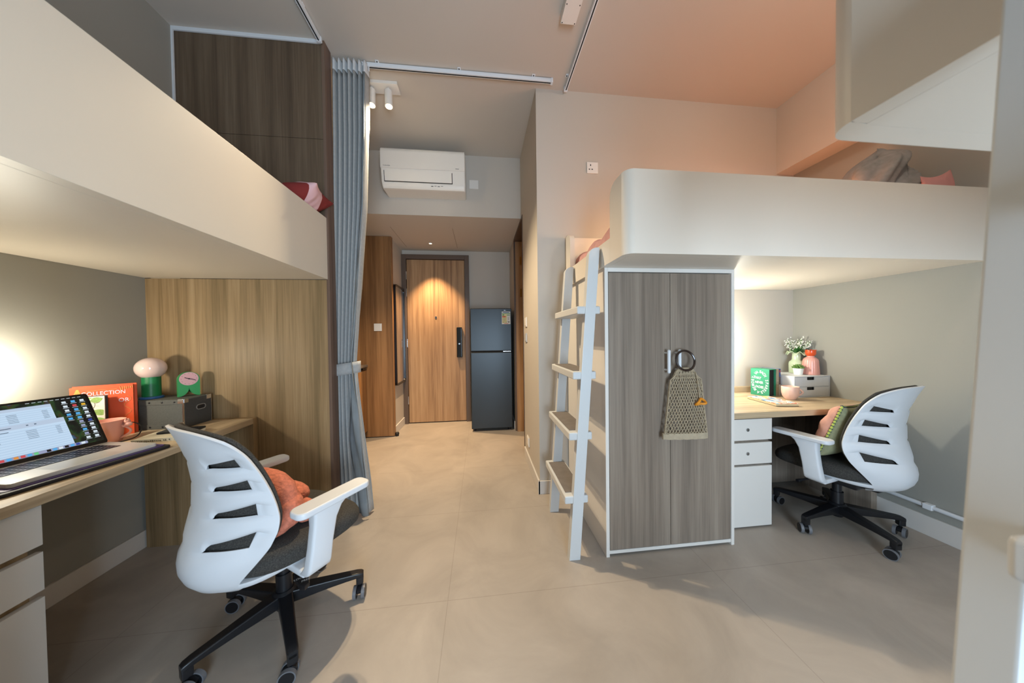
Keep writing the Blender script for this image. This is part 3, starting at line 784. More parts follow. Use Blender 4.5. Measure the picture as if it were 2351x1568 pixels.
# ------------------------------------------------------------------ right desk group
zd = .722
rd = thing('desk', 'oak-topped built-in desk under the right loft bed', 'desk', (2.0, 1.84, 0))
part('desktop', B(1.421, XR-.001, 1.556, YB-.001, zd-.036, zd, bev=.0012), M_DESKX, rd)
part('upstand', B(1.421, XR-.001, YB-.020, YB-.001, zd+.0005, .770, bev=.001), M_DESKX, rd)
part('leg_panel', B(2.548, 2.594, 1.60, YB-.014, .0, zd-.037, bev=.001), M_WOODG, rd)
part('leg_panel', B(2.05, 2.548, 1.99, 2.012, .03, zd-.037), M_WOODG, rd)
def pedestal(name, label, x0, x1, y0, y1, zs, face, locks, bodymat):
    """face 'y': front faces -y at y0 ; face 'x': front faces +x at x1"""
    o = thing(name, label, 'drawer unit', ((x0+x1)/2, (y0+y1)/2, 0))
    if face == 'y': part('body', B(x0+.002, x1-.002, y0+.022, y1, zs[-1][0]+.002, zs[0][1]+.004), bodymat, o)
    else: part('body', B(x0, x1-.022, y0+.002, y1-.016, zs[-1][0]+.002, zs[0][1]+.004), bodymat, o)
    for i, (a, b) in enumerate(zs):
        f = part('drawer', B(x0, x1, y0, y0+.020, a, b, bev=.0012) if face == 'y' else B(x1-.020, x1, y0, y1, a, b, bev=.0012), M_WHITE, o)
        if i < locks and face == 'y':
            cx, cz = x0+.198, (a+b)/2
            lo = part('lock', MB().cyl((cx, y0-.004, cz), (cx, y0+.003, cz), .0105, 20), M_CHROME, f)
            part('keyhole', B(cx-.0012, cx+.0012, y0-.0048, y0-.0035, cz-.006, cz+.004), M_DARK, f)
    part('plinth', B(x0+.01, x1-.03, y0+.03, y1-.03, 0, zs[-1][0]+.004), M_DARK, o)
    return o
pedestal('drawer_unit', 'white three-drawer unit with two round locks under the right desk', 1.4215, 1.787, 1.575, YB-.02, ((.546, .676), (.398, .530), (.010, .384)), 'y', 2, M_WOODG)
pp = thing('wall_pipe', 'white pipe running low along the right wall behind the chair', 'pipe', (2.592, 1.4, .175))
part('pipe', MB().cyl((2.594, .5, .176), (2.594, 1.9, .176), .012, 16), M_PLAST, pp)
for y in (1.38, .8): part('bracket', B(2.578, 2.61, y-.018, y+.018, .160, .192, bev=.003), M_TRIM, pp)

# things on the right desk
def circ_text(mb, M4, s, a, b, size, start, sweep, cx=0, cy=0):
    n = len(s)
    for i, ch in enumerate(s):
        if ch == ' ': continue
        t = start - sweep*i/n
        x, y = a*math.cos(t), b*math.sin(t)
        tx, ty = -a*math.sin(t), b*math.cos(t)
        ang = math.atan2(-ty, -tx)
        L = Matrix.Translation((cx+x, cy+y, 0)) @ Matrix.Rotation(ang, 4, 'Z') @ Matrix.Scale(.82, 4, (1, 0, 0))
        mb.addmesh(text_mesh(ch, size, bold=.018), M4 @ L)
A0, A1 = Vector((2.125, 2.040, zd)), Vector((2.155, 1.921, zd))
ex = (A1-A0).normalized(); ey = Vector((0, 0, 1)); ez = ex.cross(ey)     # ez points to the viewer (-x)
def on_cover(px, pz, d=0): return A0 + ex*px + ey*pz + ez*d
GW, GH = (A1-A0).length, .207
def slab(o, x, y, z, a, b, c, bev=0):     # box from o spanning vectors
    m = MB(); m.box(0, 1, 0, 1, 0, 1)
    X = x*a; Y = y*b; Z = z*c
    M4 = Matrix(((X.x, Y.x, Z.x, o.x), (X.y, Y.y, Z.y, o.y), (X.z, Y.z, Z.z, o.z), (0, 0, 0, 1)))
    m.xform(M4); bmesh.ops.recalc_face_normals(m.bm, faces=m.bm.faces)
    if bev:
        bmesh.ops.bevel(m.bm, geom=list(m.bm.edges), offset=bev, segments=2, affect='EDGES', profile=.5)
    return m
GREEN = mat('green_book_cover', '#2f8a67', .5); CREAM = mat('cream_paper', '#d9d3c0', .8, nscale=150, namp=.05)
b1 = thing('boxed_book', 'green boxed book with white circular lettering on the right desk', 'book', tuple((A0+A1)/2))
TH = .085
gm = MB()
part('front_cover', slab(A0 - ez*.006, ex, ey, ez, GW, GH, .006, .0008), GREEN, b1)
part('back_cover', slab(A0 - ez*TH, ex, ey, ez, GW, GH, .006, .0008), GREEN, b1)
part('slipcase_back', slab(A0 - ez*TH, ex, ey, ez, .005, GH, TH-.001), GREEN, b1)
part('slipcase_top', slab(A0 - ez*TH + ey*(GH-.005), ex, ey, ez, GW, .005, TH-.001), GREEN, b1)
part('dark_interior', slab(A0 - ez*(TH-.006) + ey*.001, ex, ey, ez, GW-.012, GH-.008, TH-.013), mat('book_interior', '#1c1b1a', .9), b1)
tm = MB(); Mc = frame(on_cover(0, 0, .0006), ex, ey)
circ_text(tm, Mc, 'IN EACH SPARKLE A MEMORY ', .0465, .080, .027, math.radians(128), 2*PI, GW/2, GH*.5)
for s, x, y, rot, k in (('THAT', .045, .136, -3, .027), ('NEVER', .057, .101, 3, .025), ('FADES', .060, .066, 0, .026)):
    tm.addmesh(text_mesh(s, k, bold=.018), Mc @ Matrix.Translation((x, y, 0)) @ Matrix.Rotation(math.radians(rot-4), 4, 'Z') @ Matrix.Scale(.72, 4, (1, 0, 0)))
tm2 = [v for v in tm.bm.verts]
part('cover_lettering', tm, mat('white_ink', '#eef0ea', .6), b1, angle=0)
def upright_book(name, label, off, th, w, h, cm, pm, spine=True):
    o0 = A0 - ez*(off+th) + ex*(GW-w)
    b = thing(name, label, 'book', tuple(o0 + ex*w/2))
    part('pages', slab(o0 + ez*.003 + ey*.003, ex, ey, ez, w-.004, h-.006, th-.006), pm, b)
    m1 = slab(o0, ex, ey, ez, w, h, .003); m2 = slab(o0 + ez*(th-.003), ex, ey, ez, w, h, .003)
    me = m1.mesh('c', cm); m2.addmesh(me, Matrix.Identity(4)); 
    m3 = slab(o0 + ex*(w-.003), ex, ey, ez, .003, h, th); me3 = m3.mesh('c', cm); m2.addmesh(me3, Matrix.Identity(4))
    part('cover', m2, cm, b); return b, o0
bb, o0 = upright_book('book', 'thick beige book with plain spine behind the green boxed book', TH+.001, .034, .122, .205, mat('beige_cover', '#a9987f', .7, nscale=200, namp=.05), CREAM)
tm = MB()
for k in range(3): tm.addmesh(slab(o0 + ex*.1219 + ey*(.07+.022*k) + ez*.008, ex, ey, ez, .0005, .003, .016).mesh('mark', M_DARK), Matrix.Identity(4))
part('spine_marks', tm, mat('faint_gold_ink', '#c2b38f', .5), bb, angle=0)
bb, o0 = upright_book('book', 'slim blue and white spined book behind the beige one', TH+.036, .020, .124, .206, mat('blue_cover', '#2d4f86', .5), CREAM)
m = slab(o0 + ex*.1241, ex, ey, ez, .0006, .085, .020); part('white_spine_panel', m, mat('spine_paper', '#cfcdc6', .6), bb)
m = slab(o0 + ex*.1241 + ey*.085, ex, ey, ez, .0007, .060, .020); part('dark_spine_picture', m, mat('spine_picture', '#5b4d48', .6, nscale=120, namp=.5), bb)
m = slab(o0 + ex*.1241 + ey*.178 + ez*.006, ex, ey, ez, .0008, .018, .009); part('red_spine_label', m, mat('spine_red', '#c23b36', .6), bb)

fb = thing('flat_book', 'thin book with a colourful painted cover lying flat on the right desk', 'book', (2.0, 1.77, zd), rz=math.radians(0))
Q0, Q1, Q2, Q3 = Vector((1.916, 1.662, zd)), Vector((2.057, 1.640, zd)), Vector((2.095, 1.872, zd)), Vector((1.948, 1.895, zd))
def quadslab(ps, z0, z1):
    m = MB(); m.prism([(p.x, p.y) for p in ps], 'z', z0, z1); return m
qc = (Q0+Q1+Q2+Q3)/4
part('back_board', quadslab([Q0, Q1, Q2, Q3], zd, zd+.003), mat('dark_board', '#4b4038', .6), fb)
part('pages', quadslab([qc+(q-qc)*.985 for q in (Q0, Q1, Q2, Q3)], zd+.003, zd+.017), mat('cream_edge', '#d8c49a', .8), fb)
def art_mat():
    m = bpy.data.materials.new('painted_cover'); m.use_nodes = True; nt = m.node_tree; b = nt.nodes['Principled BSDF']; b.inputs['Roughness'].default_value = .35
    tc = nt.nodes.new('ShaderNodeTexCoord'); n = nt.nodes.new('ShaderNodeTexNoise'); n.inputs['Scale'].default_value = 17; n.inputs['Detail'].default_value = 1; n.inputs['Distortion'].default_value = 1.2
    nt.links.new(tc.outputs['Object'], n.inputs['Vector']); r = nt.nodes.new('ShaderNodeValToRGB'); r.color_ramp.interpolation = 'CONSTANT'; e = r.color_ramp.elements
    e[0].position = 0; e[0].color = srgb('#3f6fa8'); e[1].position = .36; e[1].color = srgb('#9fc4d6')
    for p, c in ((.43, '#efe7da'), (.49, '#e88a63'), (.56, '#f3ede2'), (.62, '#d9603c'), (.69, '#e9c46c')):
        k = e.new(p); k.color = srgb(c)
    nt.links.new(n.outputs['Fac'], r.inputs['Fac']); nt.links.new(r.outputs['Color'], b.inputs['Base Color']); return m
part('front_cover', quadslab([Q0, Q1, Q2, Q3], zd+.017, zd+.020), art_mat(), fb)

def cup(name, label, c, prof, m, handle, zb):
    o = thing(name, label, 'cup', (c[0], c[1], zb))
    part('body', MB().lathe([(r, zb+z) for r, z in prof], c[0], c[1], 40), m, o, angle=50)
    part('handle', handle, m, o, angle=60)
    return o
PINKC = mat('pink_ceramic', '#dcb5a4', .45, nscale=40, namp=.04)
cr = (2.218, 1.826)
prof = [(0, 0), (.026, 0), (.029, .003), (.042, .024), (.048, .048), (.049, .066), (.0495, .094), (.048, .0955), (.0465, .093), (.0455, .06), (.04, .035), (.024, .014), (0, .012)]
hd = Vector((math.cos(math.radians(-34)), math.sin(math.radians(-34)), 0))
hm = MB().tube([Vector((cr[0], cr[1], zd)) + hd*(.045+.022*math.sin(PI*k/10)) + Vector((0, 0, .080-.046*k/10)) for k in range(11)], .0068, 10)
cup('mug', 'wide pale pink mug in front of the white drawer box', cr, prof, PINKC, hm, zd)

og = thing('drawer_box', 'small white two-drawer desktop box in the corner of the right desk', 'drawer box', (2.46, 1.98, zd))
x0, x1, y0, y1, zt = 2.303, 2.604, 1.866, 2.105, zd+.157
m = MB(); t = .006
m.box(x0, x1, y0, y1, zd, zd+t); m.box(x0, x1, y0, y1, zt-t, zt); m.box(x0, x0+t, y0, y1, zd+t, zt-t); m.box(x1-t, x1, y0, y1, zd+t, zt-t); m.box(x0+t, x1-t, y0+.004, y1, zd+.0755, zd+.0805); m.box(x0+t, x1-t, y1-t, y1, zd+t, zt-t)
M_CARD = mat('white_card', '#d9dadb', .7)
part('case', m, M_CARD, og)
for za, zb_ in ((zd+.0075, zd+.0745), (zd+.0820, zt-.0075)):
    cxh = (x0+x1)/2 - .012
    pl = [(x0+.008, za), (x1-.008, za), (x1-.008, zb_), (cxh+.032, zb_)] + arc(cxh+.026, zb_-.016, .006, 0, -90, 4) + arc(cxh-.026, zb_-.016, .006, 270, 180, 4) + [(cxh-.032, zb_), (x0+.008, zb_)]
    d = part('drawer', MB().prism(pl, 'y', y0+.001, y0+.006), M_CARD, og)
    part('finger_notch', B(cxh-.034, cxh+.034, y0+.010, y0+.013, zb_-.026, zb_), M_BLACK, d)
    part('tray', B(x0+.012, x1-.012, y0+.014, y1-.012, za, za+.02), M_CARD, d)
# vases
gv = thing('green_vase', 'pale green glass vase with a frilled rim on the drawer box', 'vase', (2.528, 2.035, zt))
VG = mat('pale_green_glass', '#c3d0ae', .15, coat=.3); cx, cy = 2.528, 2.035
part('body', MB().lathe([(0, zt+.001), (.042, zt+.001), (.046, zt+.004), (.047, zt+.075), (.044, zt+.092), (.031, zt+.104), (.0275, zt+.112), (.0265, zt+.150), (.029, zt+.163), (.026, zt+.160), (.024, zt+.12), (0, zt+.11)], cx, cy, 40), VG, gv, angle=60)
m = MB(); R = []
for k in range(6):
    f = k/5
    R.append([m.bm.verts.new((cx+(.0285+.030*f)*math.cos(a)*(1+.10*f*math.sin(7*a)), cy+(.0285+.030*f)*math.sin(a)*(1+.10*f*math.sin(7*a)), zt+.160+.016*f**.7 - .016*f*f*(1+math.sin(7*a+.6)))) for a in [2*PI*i/84 for i in range(84)]])
for a, b in zip(R, R[1:]):
    for i in range(84): m.bm.faces.new((a[i], a[(i+1) % 84], b[(i+1) % 84], b[i]))
rm = part('frilled_rim', m, VG, gv, angle=80); sm_ = rm.modifiers.new('thickness', 'SOLIDIFY'); sm_.thickness = .0025
fl = thing('flower_bunch', 'bunch of small white flowers with green leaves in the green vase', 'flowers', (cx, cy, zt+.15))
st = MB(); blo = MB(); lv = MB(); rnd = random.Random(3)
for k in range(20):
    a = rnd.uniform(0, 2*PI); sp_ = rnd.uniform(.015, .085); h = rnd.uniform(.075, .125) - .35*max(0, sp_-.05)
    b0 = Vector((cx+.012*math.cos(a), cy+.012*math.sin(a), zt+.12)); tip = Vector((min(cx+sp_*math.cos(a), XR-.012), min(cy+sp_*math.sin(a), YB-.012), zt+.16+h))
    mid = (b0+tip)/2 + Vector((0, 0, .012)); st.tube([b0, mid, tip], .0012, 5)
    for q in range(12):
        t = rnd.uniform(.55, 1.03); p = b0.lerp(tip, t) + Vector((rnd.uniform(-.013, .013), rnd.uniform(-.013, .013), rnd.uniform(-.012, .01)))
        p.x = min(p.x, XR-.006); p.y = min(p.y, YB-.006); blo.ball(p, rnd.uniform(.0026, .0044), 8)
for k in range(20):
    a = 2*PI*k/20 + rnd.uniform(-.2, .2); L_ = rnd.uniform(.07, .12); d = Vector((math.cos(a), math.sin(a), 0)); n_ = Vector((-d.y, d.x, 0)); el = rnd.uniform(.35, 1.25)
    ring = []
    for q in range(7):
        t = q/6; c = Vector((cx, cy, zt+.15)) + d*(L_*t*math.cos(el)) + Vector((0, 0, L_*t*math.sin(el) - .02*t*t)); wv = .0105*math.sin(PI*min(1, t*.92+.06))
        c.x = min(c.x, XR-.016); c.y = min(c.y, YB-.016)
        ring.append((lv.bm.verts.new(c-n_*wv), lv.bm.verts.new(c+Vector((0, 0, -.002))), lv.bm.verts.new(c+n_*wv)))
    for p, q in zip(ring, ring[1:]):
        lv.bm.faces.new((p[0], p[1], q[1], q[0])); lv.bm.faces.new((p[1], p[2], q[2], q[1]))
part('stems', st, mat('stem_green', '#6a8a4a', .6), fl); bo = part('blossoms', blo, mat('white_petal', '#f0efe6', .6), fl); bo['kind'] = 'stuff'
lo_ = part('leaves', lv, mat('leaf_green', '#37692f', .5, nscale=30, namp=.25), fl); lo_['kind'] = 'stuff'
pv = thing('pink_vase', 'ribbed pink vase with an orange tulip-shaped neck on the drawer box', 'vase', (2.540, 1.945, zt))
cx, cy = 2.540, 1.945; m = MB(); R = []; NN = 120
pr = [(.0, .001), (.050, .001), (.052, .005), (.050, .03), (.047, .075), (.045, .105), (.041, .120), (.030, .131), (.021, .137), (.020, .146)]
for r, z in pr:
    g = lambda a: 1 - (.030*max(0, math.cos(12*a))**6 if .02 < z < .125 else 0)
    R.append([m.bm.verts.new((cx+r*g(2*PI*i/NN)*math.cos(2*PI*i/NN), cy+r*g(2*PI*i/NN)*math.sin(2*PI*i/NN), zt+z)) for i in range(NN)])
for a, b in zip(R, R[1:]):
    for i in range(NN): m.bm.faces.new((a[i], a[(i+1) % NN], b[(i+1) % NN], b[i]))
bmesh.ops.remove_doubles(m.bm, verts=m.bm.verts, dist=1e-6)
part('body', m, mat('pink_glaze', '#dc9c90', .35, coat=.2), pv, angle=40)
m = MB(); R = []
for r, z, s in ((.0195, .143, 0), (.027, .150, 0), (.0315, .163, 0), (.0305, .180, 0), (.031, .193, 1), (.0285, .192, 1), (.027, .165, 0), (.018, .150, 0)):
    R.append([m.bm.verts.new((cx+r*math.cos(2*PI*i/72), cy+r*math.sin(2*PI*i/72), zt+z - (s*.016*(1-abs(math.sin(2.5*2*PI*i/72))**.8)))) for i in range(72)])
for a, b in zip(R, R[1:]):
    for i in range(72): m.bm.faces.new((a[i], a[(i+1) % 72], b[(i+1) % 72], b[i]))
part('orange_neck', m, mat('orange_glaze', '#cf4c1d', .25, coat=.4), pv, angle=60)
su = thing('succulent_pot', 'small green succulent in a white pot in front of the green vase', 'potted plant', (2.444, 1.955, zt))
cx, cy = 2.444, 1.955
part('pot', MB().lathe([(0, zt), (.024, zt), (.0255, zt+.003), (.0315, zt+.050), (.0295, zt+.050), (.028, zt+.045), (0, zt+.044)], cx, cy, 32), mat('white_pot', '#e9e9e4', .4), su)
m = MB()
for ringk, (n, L_, el) in enumerate(((10, .040, .25), (8, .034, .55), (6, .026, .9), (4, .018, 1.2))):
    for k in range(n):
        a = 2*PI*(k+.5*ringk)/n; d = Vector((math.cos(a), math.sin(a), 0)); p0 = Vector((cx, cy, zt+.047+.004*ringk))
        m.tube([p0, p0+d*L_*.5*math.cos(el)+Vector((0, 0, L_*.5*math.sin(el))), p0+d*L_*.85*math.cos(el)+Vector((0, 0, L_*.9*math.sin(el))), p0+d*L_*math.cos(el)+Vector((0, 0, L_*1.1*math.sin(el)+.003))], [.005, .0078, .006, .001], 8)
part('leaf_rosette', m, mat('succulent_green', '#5d8038', .5, nscale=40, namp=.2), su, angle=70)['kind'] = 'stuff'

# ------------------------------------------------------------------ left desk group
zl = .725
ld = thing('desk', 'oak built-in desk under the left loft bed carrying the laptop', 'desk', (-1.67, .8, 0))
part('desktop', B(XL+.001, -1.378, .565, 1.887, zl-.034, zl, bev=.0012), M_DESK, ld)
part('end_panel', MB().prism([(1.888, 0), (1.921, 0), (1.921, zl), (1.888, zl)], 'x', XL+.001, -1.378, bev=.0012), M_WOODL, ld)
part('inner_panel', B(XL+.020, -1.60, 1.868, 1.887, 0, zl-.035), M_WOODL, ld)
pedestal('drawer_unit', 'white three-drawer unit under the left desk at the picture edge', XL+.012, -1.400, .62, 1.063, ((.555, .683), (.410, .533), (.030, .388)), 'x', 0, M_WOODL)

# laptop on its black sleeve
wv = Vector((.188, .982, 0)).normalized(); fv = Vector((wv.y, -wv.x, 0)); up = Vector((0, 0, 1))
hinge = Vector((-1.656, 1.457, 0))
zs0 = zl; sl = thing('laptop_sleeve', 'black laptop sleeve with purple lining lying under the laptop', 'laptop sleeve', (-1.56, 1.27, zl))
o0 = hinge - wv*.395 - fv*.02
def flat_pad(o, a, b, z0, z1, bev, c=None):
    P = [o, o+wv*a, o+wv*a+fv*b, o+fv*b]
    m = MB(); Q = []
    for (px_, py_) in rrect(0, a, 0, b, .02, 5): q = o + wv*px_ + fv*py_; Q.append((q.x, q.y))
    m.prism(Q, 'z', z0, z1, bev=bev); return m
part('lower_flap', flat_pad(o0, .425, .297, zl, zl+.013, .0045), mat('black_neoprene', '#141317', .55, bump=.2, bscale=300), sl)
part('purple_lining', flat_pad(o0+wv*.014+fv*.012, .40, .270, zl+.013, zl+.0155, .001), mat('purple_satin', '#4a3274', .35, bump=.3, bscale=60), sl)
lt = thing('laptop', 'open silver laptop showing file windows on its lit screen', 'laptop', tuple(hinge - wv*.18 + fv*.12 + up*(zl+.0157)))
zb = zl+.0157; zt_ = zb+.0145
ho = hinge - wv*.358
ALU = mat('aluminium', '#cbc8c2', .35, metal=.25)
def fl_rect(w0, w1, f0, f1, z0, z1, r=.004, bev=0):
    m = MB(); Q = []
    for (a, b) in rrect(w0, w1, f0, f1, r, 4): q = ho + wv*a + fv*b; Q.append((q.x, q.y))
    m.prism(Q, 'z', z0, z1, bev=bev); return m
part('base', fl_rect(0, .358, 0, .246, zb, zt_, .012, .002), ALU, lt)
kb = part('keyboard_well', fl_rect(.040, .318, .022, .132, zt_-.0005, zt_+.0004, .004), mat('keyboard_black', '#16151b', .45), lt)
km = MB()
for r in range(6):
    nk = 14; f0 = .0245 + r*.0178
    cells = [(.0425+i*.0196, .0425+i*.0196+.0168) for i in range(nk)]
    if r == 5: cells = cells[:4] + [(cells[4][0], cells[8][1])] + cells[9:]
    for a, b in cells:
        q = [ho+wv*a_+fv*b_ for a_, b_ in ((a, f0), (b, f0), (b, f0+.0152), (a, f0+.0152))]
        km.prism([(v.x, v.y) for v in q], 'z', zt_+.0003, zt_+.0016)
kk = part('keys', km, mat('key_black', '#1d1b26', .35), kb, angle=0); kk['kind'] = 'stuff'
lg = MB(); rnd = random.Random(5)
for r in range(6):
    for i in range(14):
        q = ho + wv*(.0425+i*.0196+.0084) + fv*(.0245+r*.0178+.0076)
        lg.box(q.x-.0016, q.x+.0016, q.y-.0022, q.y+.0022, zt_+.0015, zt_+.00175)
part('key_legends', lg, mat('key_legend_white', '#b8b4c4', .5), kb, angle=0)['kind'] = 'stuff'
part('trackpad', fl_rect(.10, .258, .142, .238, zt_-.0003, zt_+.0002, .005), mat('trackpad_grey', '#bdbab4', .3, metal=.2), lt)
ta = math.radians(25)
su_ = (-math.sin(ta)*fv + math.cos(ta)*up).normalized(); so_ = Vector((hinge.x, hinge.y, zt_-.002)) - wv*.358
sn = wv.cross(su_)      # normal of the screen; make it face the user (+fv)
if sn.dot(fv) < 0: sn = -sn
def sp_(a, b, d=0): return so_ + wv*a + su_*b + sn*d
def spoly(mb, pts, d):
    vs = [mb.bm.verts.new(sp_(a, b, d)) for a, b in pts]
    f = mb.bm.faces.new(vs); f.material_index = mb.mi; f.normal_update()
    if f.normal.dot(sn) < 0: f.normal_flip()
def srect(mb, a0, a1, b0, b1, d): spoly(mb, [(a0, b0), (a1, b0), (a1, b1), (a0, b1)], d)
m = MB(); R1 = rrect(0, .358, 0, .240, .010, 5)
va = [m.bm.verts.new(sp_(a, b, 0)) for a, b in R1]; vb = [m.bm.verts.new(sp_(a, b, -.005)) for a, b in R1]
m.bm.faces.new(va); m.bm.faces.new(vb[::-1])
for i in range(len(R1)): m.bm.faces.new((va[i], vb[i], vb[(i+1) % len(R1)], va[(i+1) % len(R1)]))
bmesh.ops.recalc_face_normals(m.bm, faces=m.bm.faces)
lid = part('lid', m, mat('black_bezel', '#0b0b0d', .25), lt)
def wallpaper():
    mm = bpy.data.materials.new('screen_wallpaper'); mm.use_nodes = True; nt = mm.node_tree; b = nt.nodes['Principled BSDF']
    b.inputs['Base Color'].default_value = (0.004, 0.004, 0.004, 1); b.inputs['Roughness'].default_value = .3
    tc = nt.nodes.new('ShaderNodeTexCoord'); mp = nt.nodes.new('ShaderNodeMapping'); mp.inputs['Scale'].default_value = (28, 28, 9)
    nt.links.new(tc.outputs['Object'], mp.inputs['Vector']); n = nt.nodes.new('ShaderNodeTexNoise'); n.inputs['Scale'].default_value = 1; n.inputs['Detail'].default_value = 5
    nt.links.new(mp.outputs[0], n.inputs['Vector']); r = nt.nodes.new('ShaderNodeValToRGB'); e = r.color_ramp.elements
    e[0].position = .40; e[0].color = srgb('#04070a'); e[1].position = .72; e[1].color = srgb('#5c7f95')
    for p, c in ((.50, '#0a1a14'), (.57, '#21401f'), (.63, '#3a2a1a'), (.67, '#2c4f6a')):
        k = e.new(p); k.color = srgb(c)
    nt.links.new(n.outputs['Fac'], r.inputs['Fac']); nt.links.new(r.outputs['Color'], b.inputs['Emission Color']); b.inputs['Emission Strength'].default_value = .8
    return mm
def em(name, c, s=.85):
    return mat(name, '#050505', .4, emit=c, estr=s)
m = MB(); srect(m, .008, .350, .016, .232, .0003)
disp = part('display', m, wallpaper(), lid)
m = MB(); ew = [em('window_pale', '#b9d0e6'), em('window_bar', '#aebfd4'), em('window_stripe', '#adc6de'), em('icon_blue', '#4fa3dd'), em('icon_white', '#cdd9e2'), em('icon_red', '#c2454c'), em('icon_yellow', '#d8a935'), em('ink_dark', '#4a5a6c'), em('dock_grey', '#8e95b4'), em('icon_green', '#5fbf7c'), em('icon_navy', '#29408e'), em('icon_black', '#101014'), em('icon_orange', '#d28a3c')]
# back window, front window (a along the width, b up)
m.mi = 0; srect(m, .008, .255, .130, .215, .0006); m.mi = 1; srect(m, .008, .255, .203, .215, .0008)
m.mi = 1; srect(m, .008, .090, .030, .150, .0010); m.mi = 0; srect(m, .090, .272, .030, .150, .0010); m.mi = 1; srect(m, .090, .272, .132, .150, .0012)
m.mi = 2
for k in range(8): srect(m, .012, .252, .134+k*.0085, .1375+k*.0085, .0008) if k*.0085 < .066 else None
for k in range(10): srect(m, .093, .270, .034+k*.0095, .0383+k*.0095, .0013)
m.mi = 7; rnd = random.Random(11)
for k in range(6):
    srect(m, .150, .172, .158+k*.0062, .1595+k*.0062, .0010); srect(m, .228, .242, .158+k*.0062, .1595+k*.0062, .0010)
    srect(m, .176, .20, .086+k*.0062, .0875+k*.0062, .0015); srect(m, .244, .256, .086+k*.0062, .0875+k*.0062, .0015)
for k in range(5): srect(m, .106, .118, .086+k*.0062, .0880+k*.0062, .0015); srect(m, .03, .045, .158+k*.006, .1598+k*.006, .0010)
srect(m, .100, .142, .124, .1265, .0015); srect(m, .118, .150, .138, .141, .0015); srect(m, .182, .187, .139, .143, .0015); srect(m, .20, .205, .139, .143, .0015)
for k in range(12): srect(m, .035, .035+rnd.uniform(.012, .028), .040+k*.008, .0420+k*.008, .0013)
m.mi = 3
for k in range(5): srect(m, .098, .104, .086+k*.0062, .0895+k*.0062, .0015); srect(m, .018, .026, .158+k*.006, .1615+k*.006, .0010)
for k in range(9): srect(m, .024, .030, .045+k*.0085, .049+k*.0085, .0013)
icons = [(.336, [4, 6, 4, 4, 4, 10, 4, 4, 4, 4]), (.312, [3, 5, 3, 3, 3, 8, 8, 3, 8, 4]), (.288, [4, 4, 4, 3, 3])]
for a, L_ in icons:
    for k, c in enumerate(L_):
        b = .212 - k*.0188; m.mi = c; srect(m, a-.0055, a+.0055, b-.0045, b+.0045, .0008)
        m.mi = 4; srect(m, a-.008, a+.008, b-.0085, b-.0072, .0008)
m.mi = 8; spoly(m, rrect(.055, .305, .018, .0295, .003, 3), .0008)
dock = [3, 11, 4, 5, 3, 12, 5, 3, 9, 8, 11, 3, 4, 11, 3, 10, 4]
for k, c in enumerate(dock): m.mi = c; srect(m, .059+k*.0143, .069+k*.0143, .0192, .0284, .0010)
m.mi = 4
for k in range(10): srect(m, .20+k*.0142, .209+k*.0142, .2275, .2292, .0006)
part('screen_windows', m, ew, lid, angle=0)

# books against the wall behind the laptop
Ro, Lo = Vector((-1.790, 1.680, zl)), Vector((-1.948, 1.578, zl))
ox_ = (Ro-Lo).normalized(); oz_ = ox_.cross(up)       # faces the viewer
if oz_.dot(Vector((0, -1, 0))) < 0: oz_ = -oz_
OW, OH = (Ro-Lo).length, .256
ORG = mat('orange_cover', '#dd5324', .5)
ob = thing('tall_book', 'tall orange hardback titled in white standing behind the laptop', 'book', tuple((Ro+Lo)/2))
part('front_cover', slab(Lo - oz_*.003, ox_, up, oz_, OW, OH, .003), ORG, ob)
part('pages', slab(Lo - oz_*.024 + up*.003, ox_, up, oz_, OW-.004, OH-.006, .021), mat('book_pages_brown', '#a5825c', .8), ob)
part('back_cover', slab(Lo - oz_*.031, ox_, up, oz_, OW+.006, OH+.003, .007), ORG, ob)
tm = MB(); Mo = frame(Lo + oz_*.0006, ox_, up)
def ot(s, size, x, y, sx=1): tm.addmesh(text_mesh(s, size), Mo @ Matrix.Translation((x, y, 0)) @ Matrix.Scale(sx, 4, (1, 0, 0)))
ot('COLLECTION', .027, .098, .226-.006, .80); ot('OR', .027, .158, .178, .9)
part('title_lettering', tm, mat('lavender_ink', '#dfdcea', .5), ob, angle=0)
gm = MB()
for k in range(7):
    a = (k-3)*.14; gm.tube([Lo + oz_*.001 + ox_*(.022+.010*math.sin(a)*.5) + up*.245, Lo + oz_*.001 + ox_*(.022+.030*math.sin(a)*1.2) + up*.205], .0012, 5)
    gm.tube([Lo + oz_*.001 + ox_*(.150+.006*k) + up*(.228+.002*k), Lo + oz_*.001 + ox_*(.148+.0065*k) + up*.248], .0012, 5)
gm.tube([Lo+oz_*.001+ox_*(.17+.012*math.sin(k*1.1))+up*(.20-.011*k) for k in range(12)], .0006, 5)
gm.tube([Lo+oz_*.001+ox_*(.05+.008*k)+up*(.236-.002*math.sin(k)) for k in range(12)], .0006, 5)
part('gold_line_art', gm, mat('gold_ink', '#e0ac5f', .5), ob)
R2 = Vector((-1.822, 1.594, zl)); W2, H2 = .15, .213
L2 = R2 - ox_*W2
wb = thing('book', 'white book with a green leaf cover standing before the tall orange one', 'book', tuple((R2+L2)/2))
part('front_cover', slab(L2 - oz_*.003, ox_, up, oz_, W2, H2, .003), mat('white_cover', '#dcd8cc', .5), wb)
part('pages', slab(L2 - oz_*.026 + up*.003, ox_, up, oz_, W2-.003, H2-.006, .023), mat('grey_page_edge', '#6d635c', .8), wb)
part('back_cover', slab(L2 - oz_*.030, ox_, up, oz_, W2+.002, H2, .004), mat('dark_spine', '#3a3330', .5), wb)
lm_ = MB()
